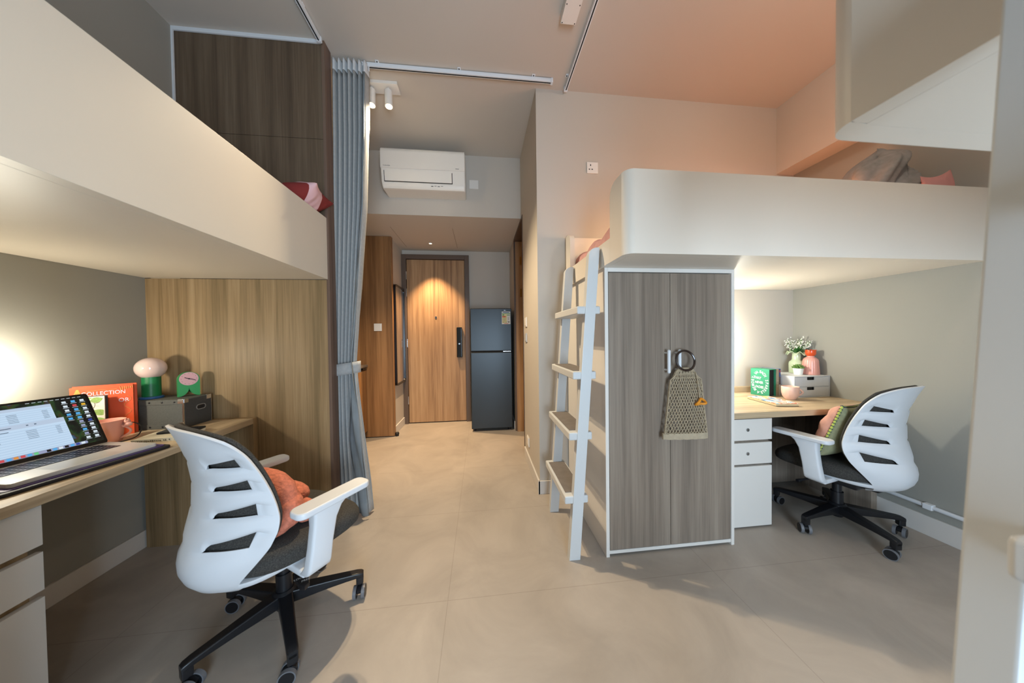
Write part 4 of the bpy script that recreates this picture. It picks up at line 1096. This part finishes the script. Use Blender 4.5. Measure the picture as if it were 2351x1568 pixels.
def leaf(cx_, cy_, L_, wd_, ang):
    P = []
    for k in range(13):
        t = -1 + 2*k/12; P.append((L_*t, wd_*(1-t*t)))
    for k in range(1, 12):
        t = 1 - 2*k/12; P.append((L_*t, -wd_*(1-t*t)))
    ca, sa = math.cos(ang), math.sin(ang)
    vs = [lm_.bm.verts.new(L2 + oz_*.0006 + ox_*(cx_+x*ca-y*sa) + up*(cy_+x*sa+y*ca)) for x, y in P if 0 < cx_+x*ca-y*sa < W2]
    if len(vs) > 2:
        f = lm_.bm.faces.new(vs); f.normal_update()
        if f.normal.dot(oz_) < 0: f.normal_flip()
for a in ((.126, .196, .020, .013, .3), (.135, .135, .028, .014, -.25), (.128, .098, .022, .013, .15), (.095, .205, .022, .006, .1), (.09, .12, .02, .01, .5), (.08, .165, .018, .009, -.5), (.05, .18, .02, .01, .2), (.04, .12, .02, .01, -.3)): leaf(*a)
part('leaf_print', lm_, mat('print_green', '#8aa85e', .5, nscale=180, namp=.25), wb, angle=0)
vm = MB()
vm.tube([L2+oz_*.001+ox_*(.105+.018*math.sin(k*.7))+up*(.20-.012*k) for k in range(14)], .0006, 5)
vm.tube([L2+oz_*.001+ox_*(.12+.016*math.cos(k*.6))+up*(.185-.002*k) for k in range(11)], .0005, 5)
part('vine_print', vm, mat('vine_ink', '#9a9690', .5), wb)

# grey document box with lamp and clock on top
bx = thing('document_box', 'dark grey riveted document box holding the lamp and clock', 'box', (-1.77, 1.82, zl))
X0, X1, Y0, Y1, H = -1.940, -1.604, 1.728, 1.884, .158
M_BOX = mat('grey_fibreboard', '#55544e', .8, nscale=150, namp=.10); M_BOXD = mat('dark_fibreboard', '#3c3a36', .8, nscale=150, namp=.10)
part('body', B(X0, X1, Y0, Y1, zl, zl+H, bev=.002), M_BOX, bx)
part('lid_flange', B(X0+.0, X1-.004, Y0-.0025, Y0+.001, zl+H-.026, zl+H-.001, bev=.001), M_BOX, bx)
part('lower_flange', B(X0, X1-.004, Y0-.0018, Y0+.001, zl+.001, zl+.024, bev=.001), M_BOX, bx)
part('drawer_front', B(X1-.001, X1+.003, Y0+.006, Y1-.004, zl+.004, zl+H-.005, bev=.001), M_BOXD, bx)
part('metal_edge', B(X1-.005, X1+.0015, Y0-.002, Y0+.004, zl+.001, zl+H-.001, bev=.001), M_CHROME, bx)
part('metal_edge', B(X1-.002, X1+.0045, Y1-.003, Y1+.001, zl+.001, zl+H-.001, bev=.001), M_CHROME, bx)
cm_ = MB(); cm_.box(X1-.026, X1+.001, Y0-.0036, Y0, zl+H-.022, zl+H+.001, bev=.001); cm_.box(X1-.022, X1+.001, Y0-.0036, Y0, zl+.012, zl+.034, bev=.001); cm_.box(X1+.001, X1+.005, Y0, Y0+.022, zl+H-.02, zl+H+.001, bev=.001); cm_.box(X1+.001, X1+.0052, Y1-.03, Y1, zl+H-.024, zl+H+.001, bev=.001)
part('corner_bracket', cm_, M_CHROME, bx)
for z in (zl+H-.013, zl+.013):
    for x in (X0+.04, X0+.115, X0+.175, X0+.235, X0+.295): part('rivet', MB().ball((x, Y0-.0025, z), .0048, 12, sy=.5), M_BLACKM, bx)
part('finger_hole', MB().prism([(a, b) for a, b in rrect(1.796, 1.844, zl+.088, zl+.110, .0109, 6)], 'x', X1+.0028, X1+.0040), M_BLACK, bx)
part('hole_rim', ring_prism(rrect(1.792, 1.848, zl+.084, zl+.114, .0149, 6), rrect(1.796, 1.844, zl+.088, zl+.110, .0109, 6), 'x', X1+.0025, X1+.006), mat('grey_rim', '#9a9690', .4, metal=.5), bx)
zt2 = zl+H
lp = thing('mushroom_lamp', 'mushroom-shaped table lamp with pink glass shade and green base', 'lamp', (-1.818, 1.795, zt2))
cx, cy = -1.822, 1.795
part('foot', MB().lathe([(0, zt2), (.044, zt2), (.0455, zt2+.003), (.0455, zt2+.010), (.043, zt2+.013), (0, zt2+.013)], cx, cy, 40), mat('blue_lacquer', '#2f5d8c', .4), lp)
part('stem', MB().lathe([(0, zt2+.013), (.0345, zt2+.013), (.0355, zt2+.016), (.0355, zt2+.122), (0, zt2+.122)], cx, cy, 48), mat('green_lacquer', '#17713f', .4), lp)
part('shade', MB().lathe([(.028, zt2+.113)] + [(.060*math.sin(a), zt2+.169-.061*math.cos(a)*(1 if math.cos(a) > 0 else .95)) for a in [math.radians(28+152*k/22) for k in range(23)]], cx, cy, 56), mat('pink_glass', '#dfc3ba', .08, coat=.6), lp, angle=80)
ck = thing('desk_clock', 'green arched desk clock with a pink face standing on the document box', 'clock', (-1.676, 1.842, zt2))
th = math.radians(50); kx = Vector((math.cos(th), math.sin(th), 0)); kz = Vector((-math.sin(th), math.cos(th), 0)); co = Vector((-1.677, 1.838, zt2))
def kp(a, z, d): return co + kx*a + up*z + kz*d
P = [(-.043, 0)] + [(-.043, .096)] + [(-.043*math.cos(a), .096+.043*math.sin(a)) for a in [PI*k/24 for k in range(1, 24)]] + [(.043, .096), (.043, 0)] + [(.043-.038*math.sin(a)*1.0-.0035*a, .048*(1-math.cos(a))) for a in [PI/2*k/8 for k in range(0, 9)]][1:]
P2 = [(-x, z) for x, z in P[-8:]][::-1]
P = P[:-8] + P[-8:] + [(0, .052)] + P2
m = MB(); va = [m.bm.verts.new(kp(a, z, -.016)) for a, z in P]; vb = [m.bm.verts.new(kp(a, z, .016)) for a, z in P]
m.bm.faces.new(va); m.bm.faces.new(vb[::-1])
for i in range(len(P)): m.bm.faces.new((va[i], vb[i], vb[(i+1) % len(P)], va[(i+1) % len(P)]))
bmesh.ops.recalc_face_normals(m.bm, faces=m.bm.faces)
part('body', m, mat('bright_green', '#2c8a4a', .4), ck)
m = MB(); m.bm.faces.new([m.bm.verts.new(kp(.0375*math.cos(a), .100+.0375*math.sin(a), -.0166)) for a in [2*PI*k/48 for k in range(48)]])
face = part('face', m, mat('clock_pink', '#cf9fa2', .35), ck)
m = MB()
for k in range(12):
    a = 2*PI*k/12; m.box(-.001, .001, -.0005, .0005, -.002, .002)
bmesh.ops.delete(m.bm, geom=list(m.bm.verts), context='VERTS')
for k in range(12):
    a = 2*PI*k/12; m.ball(kp(.030*math.cos(a), .100+.030*math.sin(a), -.0168), .0013, 8)
part('hour_dots', m, M_BLACKM, face)
m = MB(); m.cyl(kp(0, .100, -.0168), kp(0, .100, -.021), .0035, 12); m.tube([kp(.004, .098, -.019), kp(-.017, .108, -.019)], .0018, 6); m.tube([kp(-.004, .102, -.020), kp(.025, .090, -.020)], .0015, 6)
part('hands', m, M_BLACKM, face)

# mug with frog handle, cable, notebook, phone
mc = (-1.752, 1.545); zc = zl
prof = [(0, 0), (.036, 0), (.038, .003), (.047, .085), (.052, .104), (.0505, .105), (.045, .085), (.035, .008), (0, .007)]
hd = Vector((.97, .24, 0)).normalized(); c3 = Vector((mc[0], mc[1], zc))
hm = MB().tube([c3 + hd*(.040+.034*math.sin(PI*k/12)) + Vector((0, 0, .078-.060*k/12)) for k in range(13)], .0048, 10)
pm = mat('salmon_ceramic', '#dc9a86', .45)
mg = cup('mug', 'salmon pink mug with a frog on its handle behind the laptop', mc, prof, pm, hm, zc)
f0 = c3 + hd*.066 + Vector((0, 0, .080))
fm_ = MB(); fm_.ball(f0, .013, 16, sx=1.2, sy=.9, sz=.9); fm_.ball(f0 - hd*.004 + Vector((0, 0, .013)), .0105, 16, sx=1.1); 
for s in (1, -1): fm_.ball(f0 - hd*.004 + Vector((-hd.y*s*.007, hd.x*s*.007, .0225)), .0038, 10); fm_.tube([f0 + Vector((-hd.y*s*.008, hd.x*s*.008, 0)), f0 + Vector((-hd.y*s*.012, hd.x*s*.012, -.010)) - hd*.010], .0035, 8)
part('frog_figure', fm_, pm, mg, angle=70)
def smooth(pts, n=6):
    pts = [Vector(p) for p in pts]; out = []
    for i in range(len(pts)-1):
        p0, p1, p2, p3 = pts[max(i-1, 0)], pts[i], pts[i+1], pts[min(i+2, len(pts)-1)]
        for k in range(n):
            t = k/n; out.append(.5*((2*p1)+(p2-p0)*t+(2*p0-5*p1+4*p2-p3)*t*t+(3*p1-p0-3*p2+p3)*t*t*t))
    return out + [pts[-1]]
single('charging_cable', MB().tube(smooth([(-1.80, 1.50, .795), (-1.77, 1.585, .805), (-1.73, 1.62, .797), (-1.70, 1.622, .775), (-1.683, 1.602, .748), (-1.685, 1.575, .731), (-1.70, 1.53, .7275), (-1.72, 1.49, .7275), (-1.70, 1.465, .733)]), .0025, 8), mat('black_rubber', '#23221f', .5), 'thin black charging cable looping in front of the pink frog mug', 'cable')
nb = thing('notebook', 'cream patterned notebook lying on the left desk under the phone', 'notebook', (-1.56, 1.59, zl))
NP = [Vector((-1.612, 1.497, 0)), Vector((-1.440, 1.527, 0)), Vector((-1.468, 1.690, 0)), Vector((-1.640, 1.660, 0))]
part('pages', quadslab(NP, zl, zl+.015), mat('cream_pages', '#d6ccb2', .8), nb)
nc = sum(NP, Vector())/4
part('cover', quadslab([nc+(p-nc)*1.012 for p in NP], zl+.015, zl+.0175), mat('cream_cover', '#d3c9ae', .7), nb)
pm_ = MB(); e0 = NP[0]; ed = (NP[1]-NP[0]); en = ed.cross(up).normalized()
rnd = random.Random(2)
for k in range(26):
    p = e0 + ed*((k+.5)/26); 
    if rnd.random() < .85: pm_.box(p.x+en.x*.0007-.0016, p.x+en.x*.0007+.0016, p.y+en.y*.0007-.0008, p.y+en.y*.0007+.0008, zl+.003+rnd.uniform(0, .003), zl+.0125-rnd.uniform(0, .003))
part('edge_pattern', pm_, mat('pattern_ink', '#5a5140', .8), nb, angle=0)
ph = thing('phone', 'black smartphone lying on the cream notebook', 'phone', (-1.53, 1.60, zl+.0177))
pc = Vector((-1.516, 1.622, 0)); pa = Vector((.981, .195, 0)); pb = Vector((-.195, .981, 0))
def prr(w_, h_, r, z0, z1, bev=0):
    m = MB(); Q = []
    for a, b in rrect(-w_/2, w_/2, -h_/2, h_/2, r, 5): q = pc + pa*a + pb*b; Q.append((q.x, q.y))
    m.prism(Q, 'z', z0, z1, bev=bev); return m
part('case', prr(.156, .076, .010, zl+.0177, zl+.0262, .0015), mat('phone_frame', '#2a2a2d', .3, metal=.6), ph)
part('screen', prr(.150, .070, .008, zl+.0262, zl+.0266), mat('phone_glass', '#08080a', .05, coat=.5), ph)

# ------------------------------------------------------------------ office chairs
def loft(mb, rings, cap=True):
    V = [[mb.bm.verts.new(p) for p in r] for r in rings]; n = len(V[0]); fs = []
    for a, b in zip(V, V[1:]):
        for i in range(n): fs.append(mb.bm.faces.new((a[i], a[(i+1) % n], b[(i+1) % n], b[i])))
    if cap: fs.append(mb.bm.faces.new(V[0][::-1])); fs.append(mb.bm.faces.new(V[-1]))
    bmesh.ops.recalc_face_normals(mb.bm, faces=fs); mb._tag(fs); return mb
def interp(tab, x):
    if x <= tab[0][0]: return tab[0][1]
    for (a, p), (b, q) in zip(tab, tab[1:]):
        if x <= b:
            t = (x-a)/(b-a); return p + (q-p)*t
    return tab[-1][1]
def sinterp(tab, x):   # smooth (catmull) interpolation
    n = len(tab)
    if x <= tab[0][0]: return tab[0][1]
    if x >= tab[-1][0]: return tab[-1][1]
    for i in range(n-1):
        if tab[i][0] <= x <= tab[i+1][0]:
            x0, y0 = tab[i]; x1, y1 = tab[i+1]; h = x1-x0; t = (x-x0)/h
            m0 = (tab[i+1][1]-tab[max(i-1, 0)][1])/(tab[i+1][0]-tab[max(i-1, 0)][0])*h
            m1 = (tab[min(i+2, n-1)][1]-tab[i][1])/(tab[min(i+2, n-1)][0]-tab[i][0])*h
            return (2*t**3-3*t**2+1)*y0 + (t**3-2*t**2+t)*m0 + (-2*t**3+3*t**2)*y1 + (t**3-t**2)*m1
W_T = [(.325, .100), (.35, .128), (.40, .165), (.46, .212), (.52, .246), (.58, .254), (.66, .246), (.74, .232), (.82, .216), (.88, .205), (.915, .198)]
Y_T = [(.325, -.185), (.345, -.240), (.38, -.275), (.43, -.288), (.50, -.272), (.58, -.250), (.66, -.241), (.74, -.245), (.82, -.262), (.88, -.282), (.915, -.296)]
E_T = [(.325, .03), (.36, .060), (.42, .105), (.50, .128), (.58, .125), (.66, .105), (.74, .085), (.82, .068), (.915, .052)]
ZB, ZTOP = .325, .915
def back_pt(s, z, off=0.0):
    top_drop = max(0, (z-.80)/(.915-.80))**1.5
    zz = z - .034*abs(s)**3.0*top_drop
    w = sinterp(W_T, z); 
    y = sinterp(Y_T, z) + sinterp(E_T, z)*abs(s)**2.3
    # normal offset towards the sitter is +y (mostly), edges turn inwards
    e = sinterp(E_T, z)*2.3*abs(s)**1.3/w
    nx, ny = -math.copysign(e, s)/math.hypot(1, e), 1/math.hypot(1, e)
    return Vector((w*s + off*nx, y + off*ny, zz))
SL = [(.502, .054), (.600, .050), (.690, .046), (.772, .042)]     # slit bottoms and heights
def make_chair(name, label, leg_angles, rz, loc):
    t = thing(name, label, 'chair', loc, rz)
    P = lambda nm, mb, m, **k: part(nm, mb, m, k.pop('parent', t), local=True, **k)
    # back shell with four finger slits on each side
    S0, S1 = .30, .82
    cols = sorted(set([round(x, 4) for x in [-1, -.985, -.95, -.90, -.86, -.825, -.82, -.81, -.76, -.70, -.63, -.56, -.50, -.45, -.41, -.37, -.34, -.32, -.308, -.30, -.28, -.24, -.16, -.08]] + [0] + [round(-x, 4) for x in [-1, -.985, -.95, -.90, -.86, -.825, -.82, -.81, -.76, -.70, -.63, -.56, -.50, -.45, -.41, -.37, -.34, -.32, -.308, -.30, -.28, -.24, -.16, -.08]]))
    def slit(k, s):
        b, h = SL[k]; a = abs(s); sl = -.02*(S1-min(a, S1))*(1 if k < 4 else 0)
        if a <= S0-.001: g = .003
        elif a >= S1: g = h if a < S1+.02 else h*max(.3, 1-(a-S1)*2)
        else:
            q = (a-S0)/(S1-S0); g = .003 + (h-.003)*(.42*min(1, (q*8)**.5) + .58*q**1.2)
        lo = b - .006*(1-min(1, a/S1)) ; return lo, lo+g
    NB = 10
    mb = MB(); V = {}
    for ci, s in enumerate(cols):
        br = [ZB]
        for k in range(4): br += list(slit(k, s))
        br.append(ZTOP); row = []
        for bi, (z0, z1) in enumerate(zip(br, br[1:])):
            issl = bi % 2 == 1
            nn = 1 if issl else NB
            for q in range(nn):
                u = q/nn; u = .5-.5*math.cos(PI*u) if not issl else u
                row.append((z0+(z1-z0)*u, bi, u))
        row.append((ZTOP, len(br)-2, 1))
        a = abs(s)
        for ri, (z, bi, u) in enumerate(row):
            off = 0
            if .20 < a < .955:
                q = (a-.20)/.755; amp = min(1, q*3.5)**.7*min(1, (1-q)*7)**.7
                if bi % 2 == 1: off = .010*amp
                else:
                    du = 1 if bi == 0 and u < .5 else (1 if bi == len(br)-2 and u > .5 else min(u, 1-u))
                    off = .010*amp*max(0, 1-du/.17)**.8
            V[ci, ri] = mb.bm.verts.new(back_pt(s, z, off))
        nrow = len(row); meta = row
    for ci in range(len(cols)-1):
        for ri in range(nrow-1):
            bi = meta[ri][1]; sm_ = abs(cols[ci]+cols[ci+1])/2
            if bi % 2 == 1 and S0 <= sm_ <= S1: continue
            mb.bm.faces.new((V[ci, ri], V[ci+1, ri], V[ci+1, ri+1], V[ci, ri+1]))
    sh = P('back_shell', mb, M_PLAST, angle=60)
    md = sh.modifiers.new('thickness', 'SOLIDIFY'); md.thickness = .008; md.offset = 1; md.use_even_offset = False
    bv = sh.modifiers.new('round', 'BEVEL'); bv.width = .0028; bv.segments = 2; bv.limit_method = 'ANGLE'; bv.angle_limit = math.radians(50)
    # upholstered pad in front of the shell
    mb = MB(); G = []
    for i in range(33):
        s = -1+2*i/32
        G.append([mb.bm.verts.new(back_pt(s*1.0, .385+(.912-.385)*j/40, .016 + .010*(1-abs(s)**4)*math.sin(PI*j/40)**.5)) for j in range(41)])
    for a, b in zip(G, G[1:]):
        for j in range(40): mb.bm.faces.new((a[j], b[j], b[j+1], a[j+1]))
    pd = P('back_pad', mb, M_FABRIC, angle=80)
    md = pd.modifiers.new('thickness', 'SOLIDIFY'); md.thickness = .016; md.offset = 0
    bv = pd.modifiers.new('round', 'BEVEL'); bv.width = .005; bv.segments = 2; bv.limit_method = 'ANGLE'; bv.angle_limit = math.radians(50)
    # seat
    def se_ring(sc, z, drop, n=64, hw=.242, yb=-.215, yf=.262, p=3.0):
        R = []
        for i in range(n):
            a = 2*PI*i/n; c, s_ = math.cos(a), math.sin(a)
            x = hw*math.copysign(abs(c)**(2/p), c)*sc; yy = math.copysign(abs(s_)**(2/p), s_)*sc
            y = (yf+yb)/2 + (yf-yb)/2*yy; x *= (1 - .06*(yy < 0)*abs(yy))
            R.append((x, y, z - drop*max(0, (y-.08)/.18)**2))
        return R
    mb = MB(); loft(mb, [se_ring(.80, .372, .012), se_ring(.95, .374, .016), se_ring(.985, .384, .020), se_ring(1, .402, .024), se_ring(.995, .420, .028), se_ring(.965, .436, .032), se_ring(.89, .446, .032), se_ring(.7, .450, .030), se_ring(.4, .449, .02), se_ring(.08, .447, .0)])
    P('seat_cushion', mb, M_FABRIC, angle=80)
    mb = MB(); loft(mb, [se_ring(.5, .342, .0, yb=-.28, yf=.18), se_ring(.72, .346, .004, yb=-.28, yf=.18), se_ring(.82, .357, .010, yb=-.28, yf=.18), se_ring(.83, .374, .012, yb=-.28, yf=.18), se_ring(.78, .376, .012, yb=-.28, yf=.18)])
    P('seat_pan', mb, M_PLAST, angle=80)
    # arms
    for sg in (-1, 1):
        mb = MB(); pad = rrect(sg*.300-.040, sg*.300+.040, -.110, .168, .028, 6)
        mb.prism(pad, 'z', .578, .602, bev=.007, seg=3)
        ar = P('armrest', mb, M_PLAST)
        def rr(cx, cy, hx, hy, z, r=.010): return [(a, b, z) for a, b in rrect(cx-hx, cx+hx, cy-hy, cy+hy, r, 3)]
        mb = MB(); loft(mb, [rr(sg*.298, .010, .028, .066, .580), rr(sg*.300, .000, .024, .052, .560), rr(sg*.301, -.010, .020, .043, .52), rr(sg*.300, -.022, .020, .040, .44), rr(sg*.297, -.030, .021, .041, .375), rr(sg*.285, -.030, .024, .042, .355), rr(sg*.270, -.030, .026, .040, .345)])
        mb.box(min(sg*.14, sg*.275), max(sg*.14, sg*.275), -.070, .010, .333, .358, bev=.006)
        P('arm_post', mb, M_PLAST, parent=ar, angle=50)
    # mechanism, column, star base
    mb = MB(); mb.box(-.085, .085, -.12, .10, .285, .340, bev=.012); mb.box(-.05, .05, -.19, .06, .300, .338, bev=.01)
    P('tilt_mechanism', mb, M_BLACK)
    mb = MB(); mb.cyl((0, 0, .12), (0, 0, .30), .022, 24); mb.cyl((0, 0, .13), (0, 0, .215), .029, 24)
    P('gas_column', mb, M_BLACK)
    lv = P('tilt_lever', MB().prism([(.060, .010), (.165, -.045), (.225, -.058), (.245, -.050), (.240, -.030), (.205, -.012), (.10, .045)], 'z', .262, .282, bev=.006), M_BLACK)
    tm = MB()
    for s_, d in (('LOCK', .012), ('FREE', -.012)):
        tm.addmesh(text_mesh(s_, .013), Matrix.Translation((.205-d*1.2, -.036-d*.3, .2824)) @ Matrix.Rotation(math.radians(60), 4, 'Z'))
    P('lever_lettering', tm, mat('white_print', '#d8d8d8', .6), parent=lv, angle=0)
    P('height_lever', MB().tube([(-.05, .03, .30), (-.20, .06, .292), (-.25, .07, .288)], [.006, .006, .010], 8), M_BLACK)
    mb = MB(); mb.lathe([(0, .062), (.026, .062), (.030, .068), (.040, .085), (.043, .105), (.043, .138), (.034, .146), (0, .146)], 0, 0, 32)
    P('base_hub', mb, M_BLACK)
    legm = MB()
    def lr(x, hw, z0, z1, r=.006): return [(x, a, b) for a, b in rrect(-hw, hw, z0, z1, min(r, (z1-z0)*.4), 3)]
    loft(legm, [lr(.02, .026, .085, .138), lr(.08, .024, .088, .134), (lr(.16, .021, .092, .127)), lr(.23, .019, .093, .120), lr(.272, .018, .092, .116), lr(.290, .017, .088, .112), lr(.298, .014, .086, .108)])
    legm.box(.268, .298, -.016, .016, .060, .100, bev=.005)
    leg_me = legm.mesh('base_leg', M_BLACK, 40)
    cm = MB(); cm.mi = 0
    cm.cyl((0, 0, .03), (0, 0, .072), .006, 12)
    for sg in (-1, 1):
        cm.mi = 0; cm.cyl((-.012, sg*.010, .0275), (-.012, sg*.0255, .0275), .0235, 28)
        cm.mi = 1
        ring_prism([(-.012+.0275*math.cos(a), .0275+.0275*math.sin(a)) for a in [2*PI*k/32 for k in range(32)]], [(-.012+.0225*math.cos(a), .0275+.0225*math.sin(a)) for a in [2*PI*k/32 for k in range(32)]], 'y', sg*.011 if sg > 0 else -.0245, .0245 if sg > 0 else -.011, cm)
    cm.mi = 0
    cm.prism([(-.030, .040), (-.018, .050), (0, .054), (.012, .046), (.013, .036), (-.006, .026), (-.026, .028)], 'y', -.0095, .0095, bev=.002)
    cas_me = cm.mesh('caster', [M_BLACK, mat('grey_caster_tread', '#6b6c70', .35)], 40)
    for k, (an, ca) in enumerate(leg_angles):
        lg_ = P('base_leg', leg_me, None); lg_.rotation_euler = (0, 0, an - rz)
        c_ = part('caster', cas_me, None, lg_, local=True); c_.location = (.283, 0, 0); c_.rotation_euler = (0, 0, ca)
    return t
rzL = math.radians(58-90)
chL = make_chair('office_chair', 'white office chair with orange knot cushion in front of the left desk', [(math.radians(18.5-72*k), c) for k, c in enumerate((1.4, 1.2, -.9, .4, -.5))], rzL, (-.845, 1.30, 0))
rzR = math.radians(102-90)
chR = copy_tree(chL); chR.location = (2.195, 1.535, 0); chR.rotation_euler = (0, 0, rzR)
chR['label'] = 'white office chair with green cushion pulled up to the right desk'
ang = [math.radians(-170.5+72*k) for k in range(5)]
for lg_, an, ca in zip([c for c in chR.children if c.name.startswith('base_leg')], ang, (.9, .5, .8, .3, 1.2)):
    lg_.rotation_euler = (0, 0, an - rzR)
    lg_.children[0].rotation_euler = (0, 0, ca)
def chair_mtx(o): return Matrix.LocRotScale(o.location, o.rotation_euler, (1, 1, 1))

# orange knot cushion on the left chair
M_FUR = mat('coral_fur', '#c4745c', .95, nscale=70, namp=.25, bump=1.0, bscale=110)
mb = MB()
def fat(pts, r, n=22):
    P_ = smooth(pts, 8); N = len(P_)
    rad = [r*(min(1, max(.12, math.sin(PI*min(1, max(0, (i/(N-1)*1.0)))) ** .25)) if i not in (0, N-1) else .12) for i in range(N)]
    mb.tube(P_, rad, n)
fat([(-.12, -.07, .55), (-.08, -.06, .67), (.01, -.05, .715), (.10, -.03, .69), (.140, -.01, .60), (.13, .0, .53)], .060)
fat([(-.06, -.03, .53), (.0, -.02, .59), (.06, -.01, .59)], .075)
fat([(.04, -.03, .63), (.10, -.01, .625), (.165, -.005, .585), (.175, -.03, .53), (.140, -.10, .50), (.07, -.15, .50), (0, -.17, .505)], .050)
fat([(.10, .07, .53), (.17, .055, .50), (.185, .05, .495)], .040)
fat([(-.10, -.05, .52), (-.12, .02, .52), (-.06, .09, .53), (.06, .09, .53)], .062)
for v in mb.bm.verts:
    n_ = noise.noise_vector(v.co*22)*.006 + noise.noise_vector(v.co*60)*.0025
    v.co.z = .45+(v.co.z-.45)*.72; v.co.x = v.co.x*.95-.03; v.co.y -= .03; v.co += n_; v.co.z = max(v.co.z, .4515)
    if v.co.y < back_pt(max(-.95, min(.95, v.co.x/.24)), min(.9, v.co.z), .034).y: v.co.y = back_pt(max(-.95, min(.95, v.co.x/.24)), min(.9, v.co.z), .034).y
mb.xform(chair_mtx(chL))
single('knot_cushion', mb, M_FUR, 'furry coral orange knot cushion on the seat of the left chair', 'cushion', angle=80)

# green cushion with blanket-stitched edge on the right chair
cu = thing('cushion', 'green cushion with pink front and yellow-navy stitched edge on the right chair', 'cushion', tuple(chair_mtx(chR) @ Vector((-.06, -.07, .452))))
Mc_ = chair_mtx(chR) @ Matrix.Translation((-.070, -.040, .618)) @ Matrix.Rotation(math.radians(7), 4, 'Z') @ Matrix.Rotation(math.radians(90+17), 4, 'X') @ Matrix.Rotation(math.radians(-5), 4, 'Z')
mb = pillow_mesh(.325, .325, .145, lambda u, v, s: 0 if s > 0 else 1, n=34, pinch=.05)
me_pts = [Mc_ @ Vector(v.co) for v in mb.bm.verts]
mb.xform(Mc_)
part('cover', mb, [mat('olive_green_linen', '#8b8c6c', .9, nscale=80, namp=.10, bump=.2, bscale=300), mat('dusty_pink_velvet', '#c89382', .8, nscale=20, namp=.12)], cu, angle=80)
edge = []
Wc, n_ = .325, 36
for a, b in [((-1, -1), (1, -1)), ((1, -1), (1, 1)), ((1, 1), (-1, 1)), ((-1, 1), (-1, -1))]:
    for k in range(n_):
        u = a[0]+(b[0]-a[0])*k/n_; v = a[1]+(b[1]-a[1])*k/n_
        edge.append(Mc_ @ Vector((u*Wc/2*(1-.05*(1-v*v)), v*Wc/2*(1-.05*(1-u*u)), 0)))
part('yellow_piping', MB().tube(edge, .0052, 8, closed=True), mat('lime_yarn', '#b9c25a', .9), cu)
sm2 = MB(); ctr = Mc_ @ Vector((0, 0, 0)); nz_ = (Mc_.to_3x3() @ Vector((0, 0, 1))).normalized()
for i, p in enumerate(edge):
    if i % 2 == 0:
        d = (ctr-p).normalized(); sm2.tube([p - d*.006 - nz_*.001, p + nz_*.0062, p + d*.004 + nz_*.0058], .0022, 5); sm2.tube([p - d*.006, p - nz_*.0062, p + d*.004 - nz_*.0058], .0022, 5)
st_ = part('navy_stitches', sm2, mat('navy_yarn', '#1e2a4a', .9), cu)
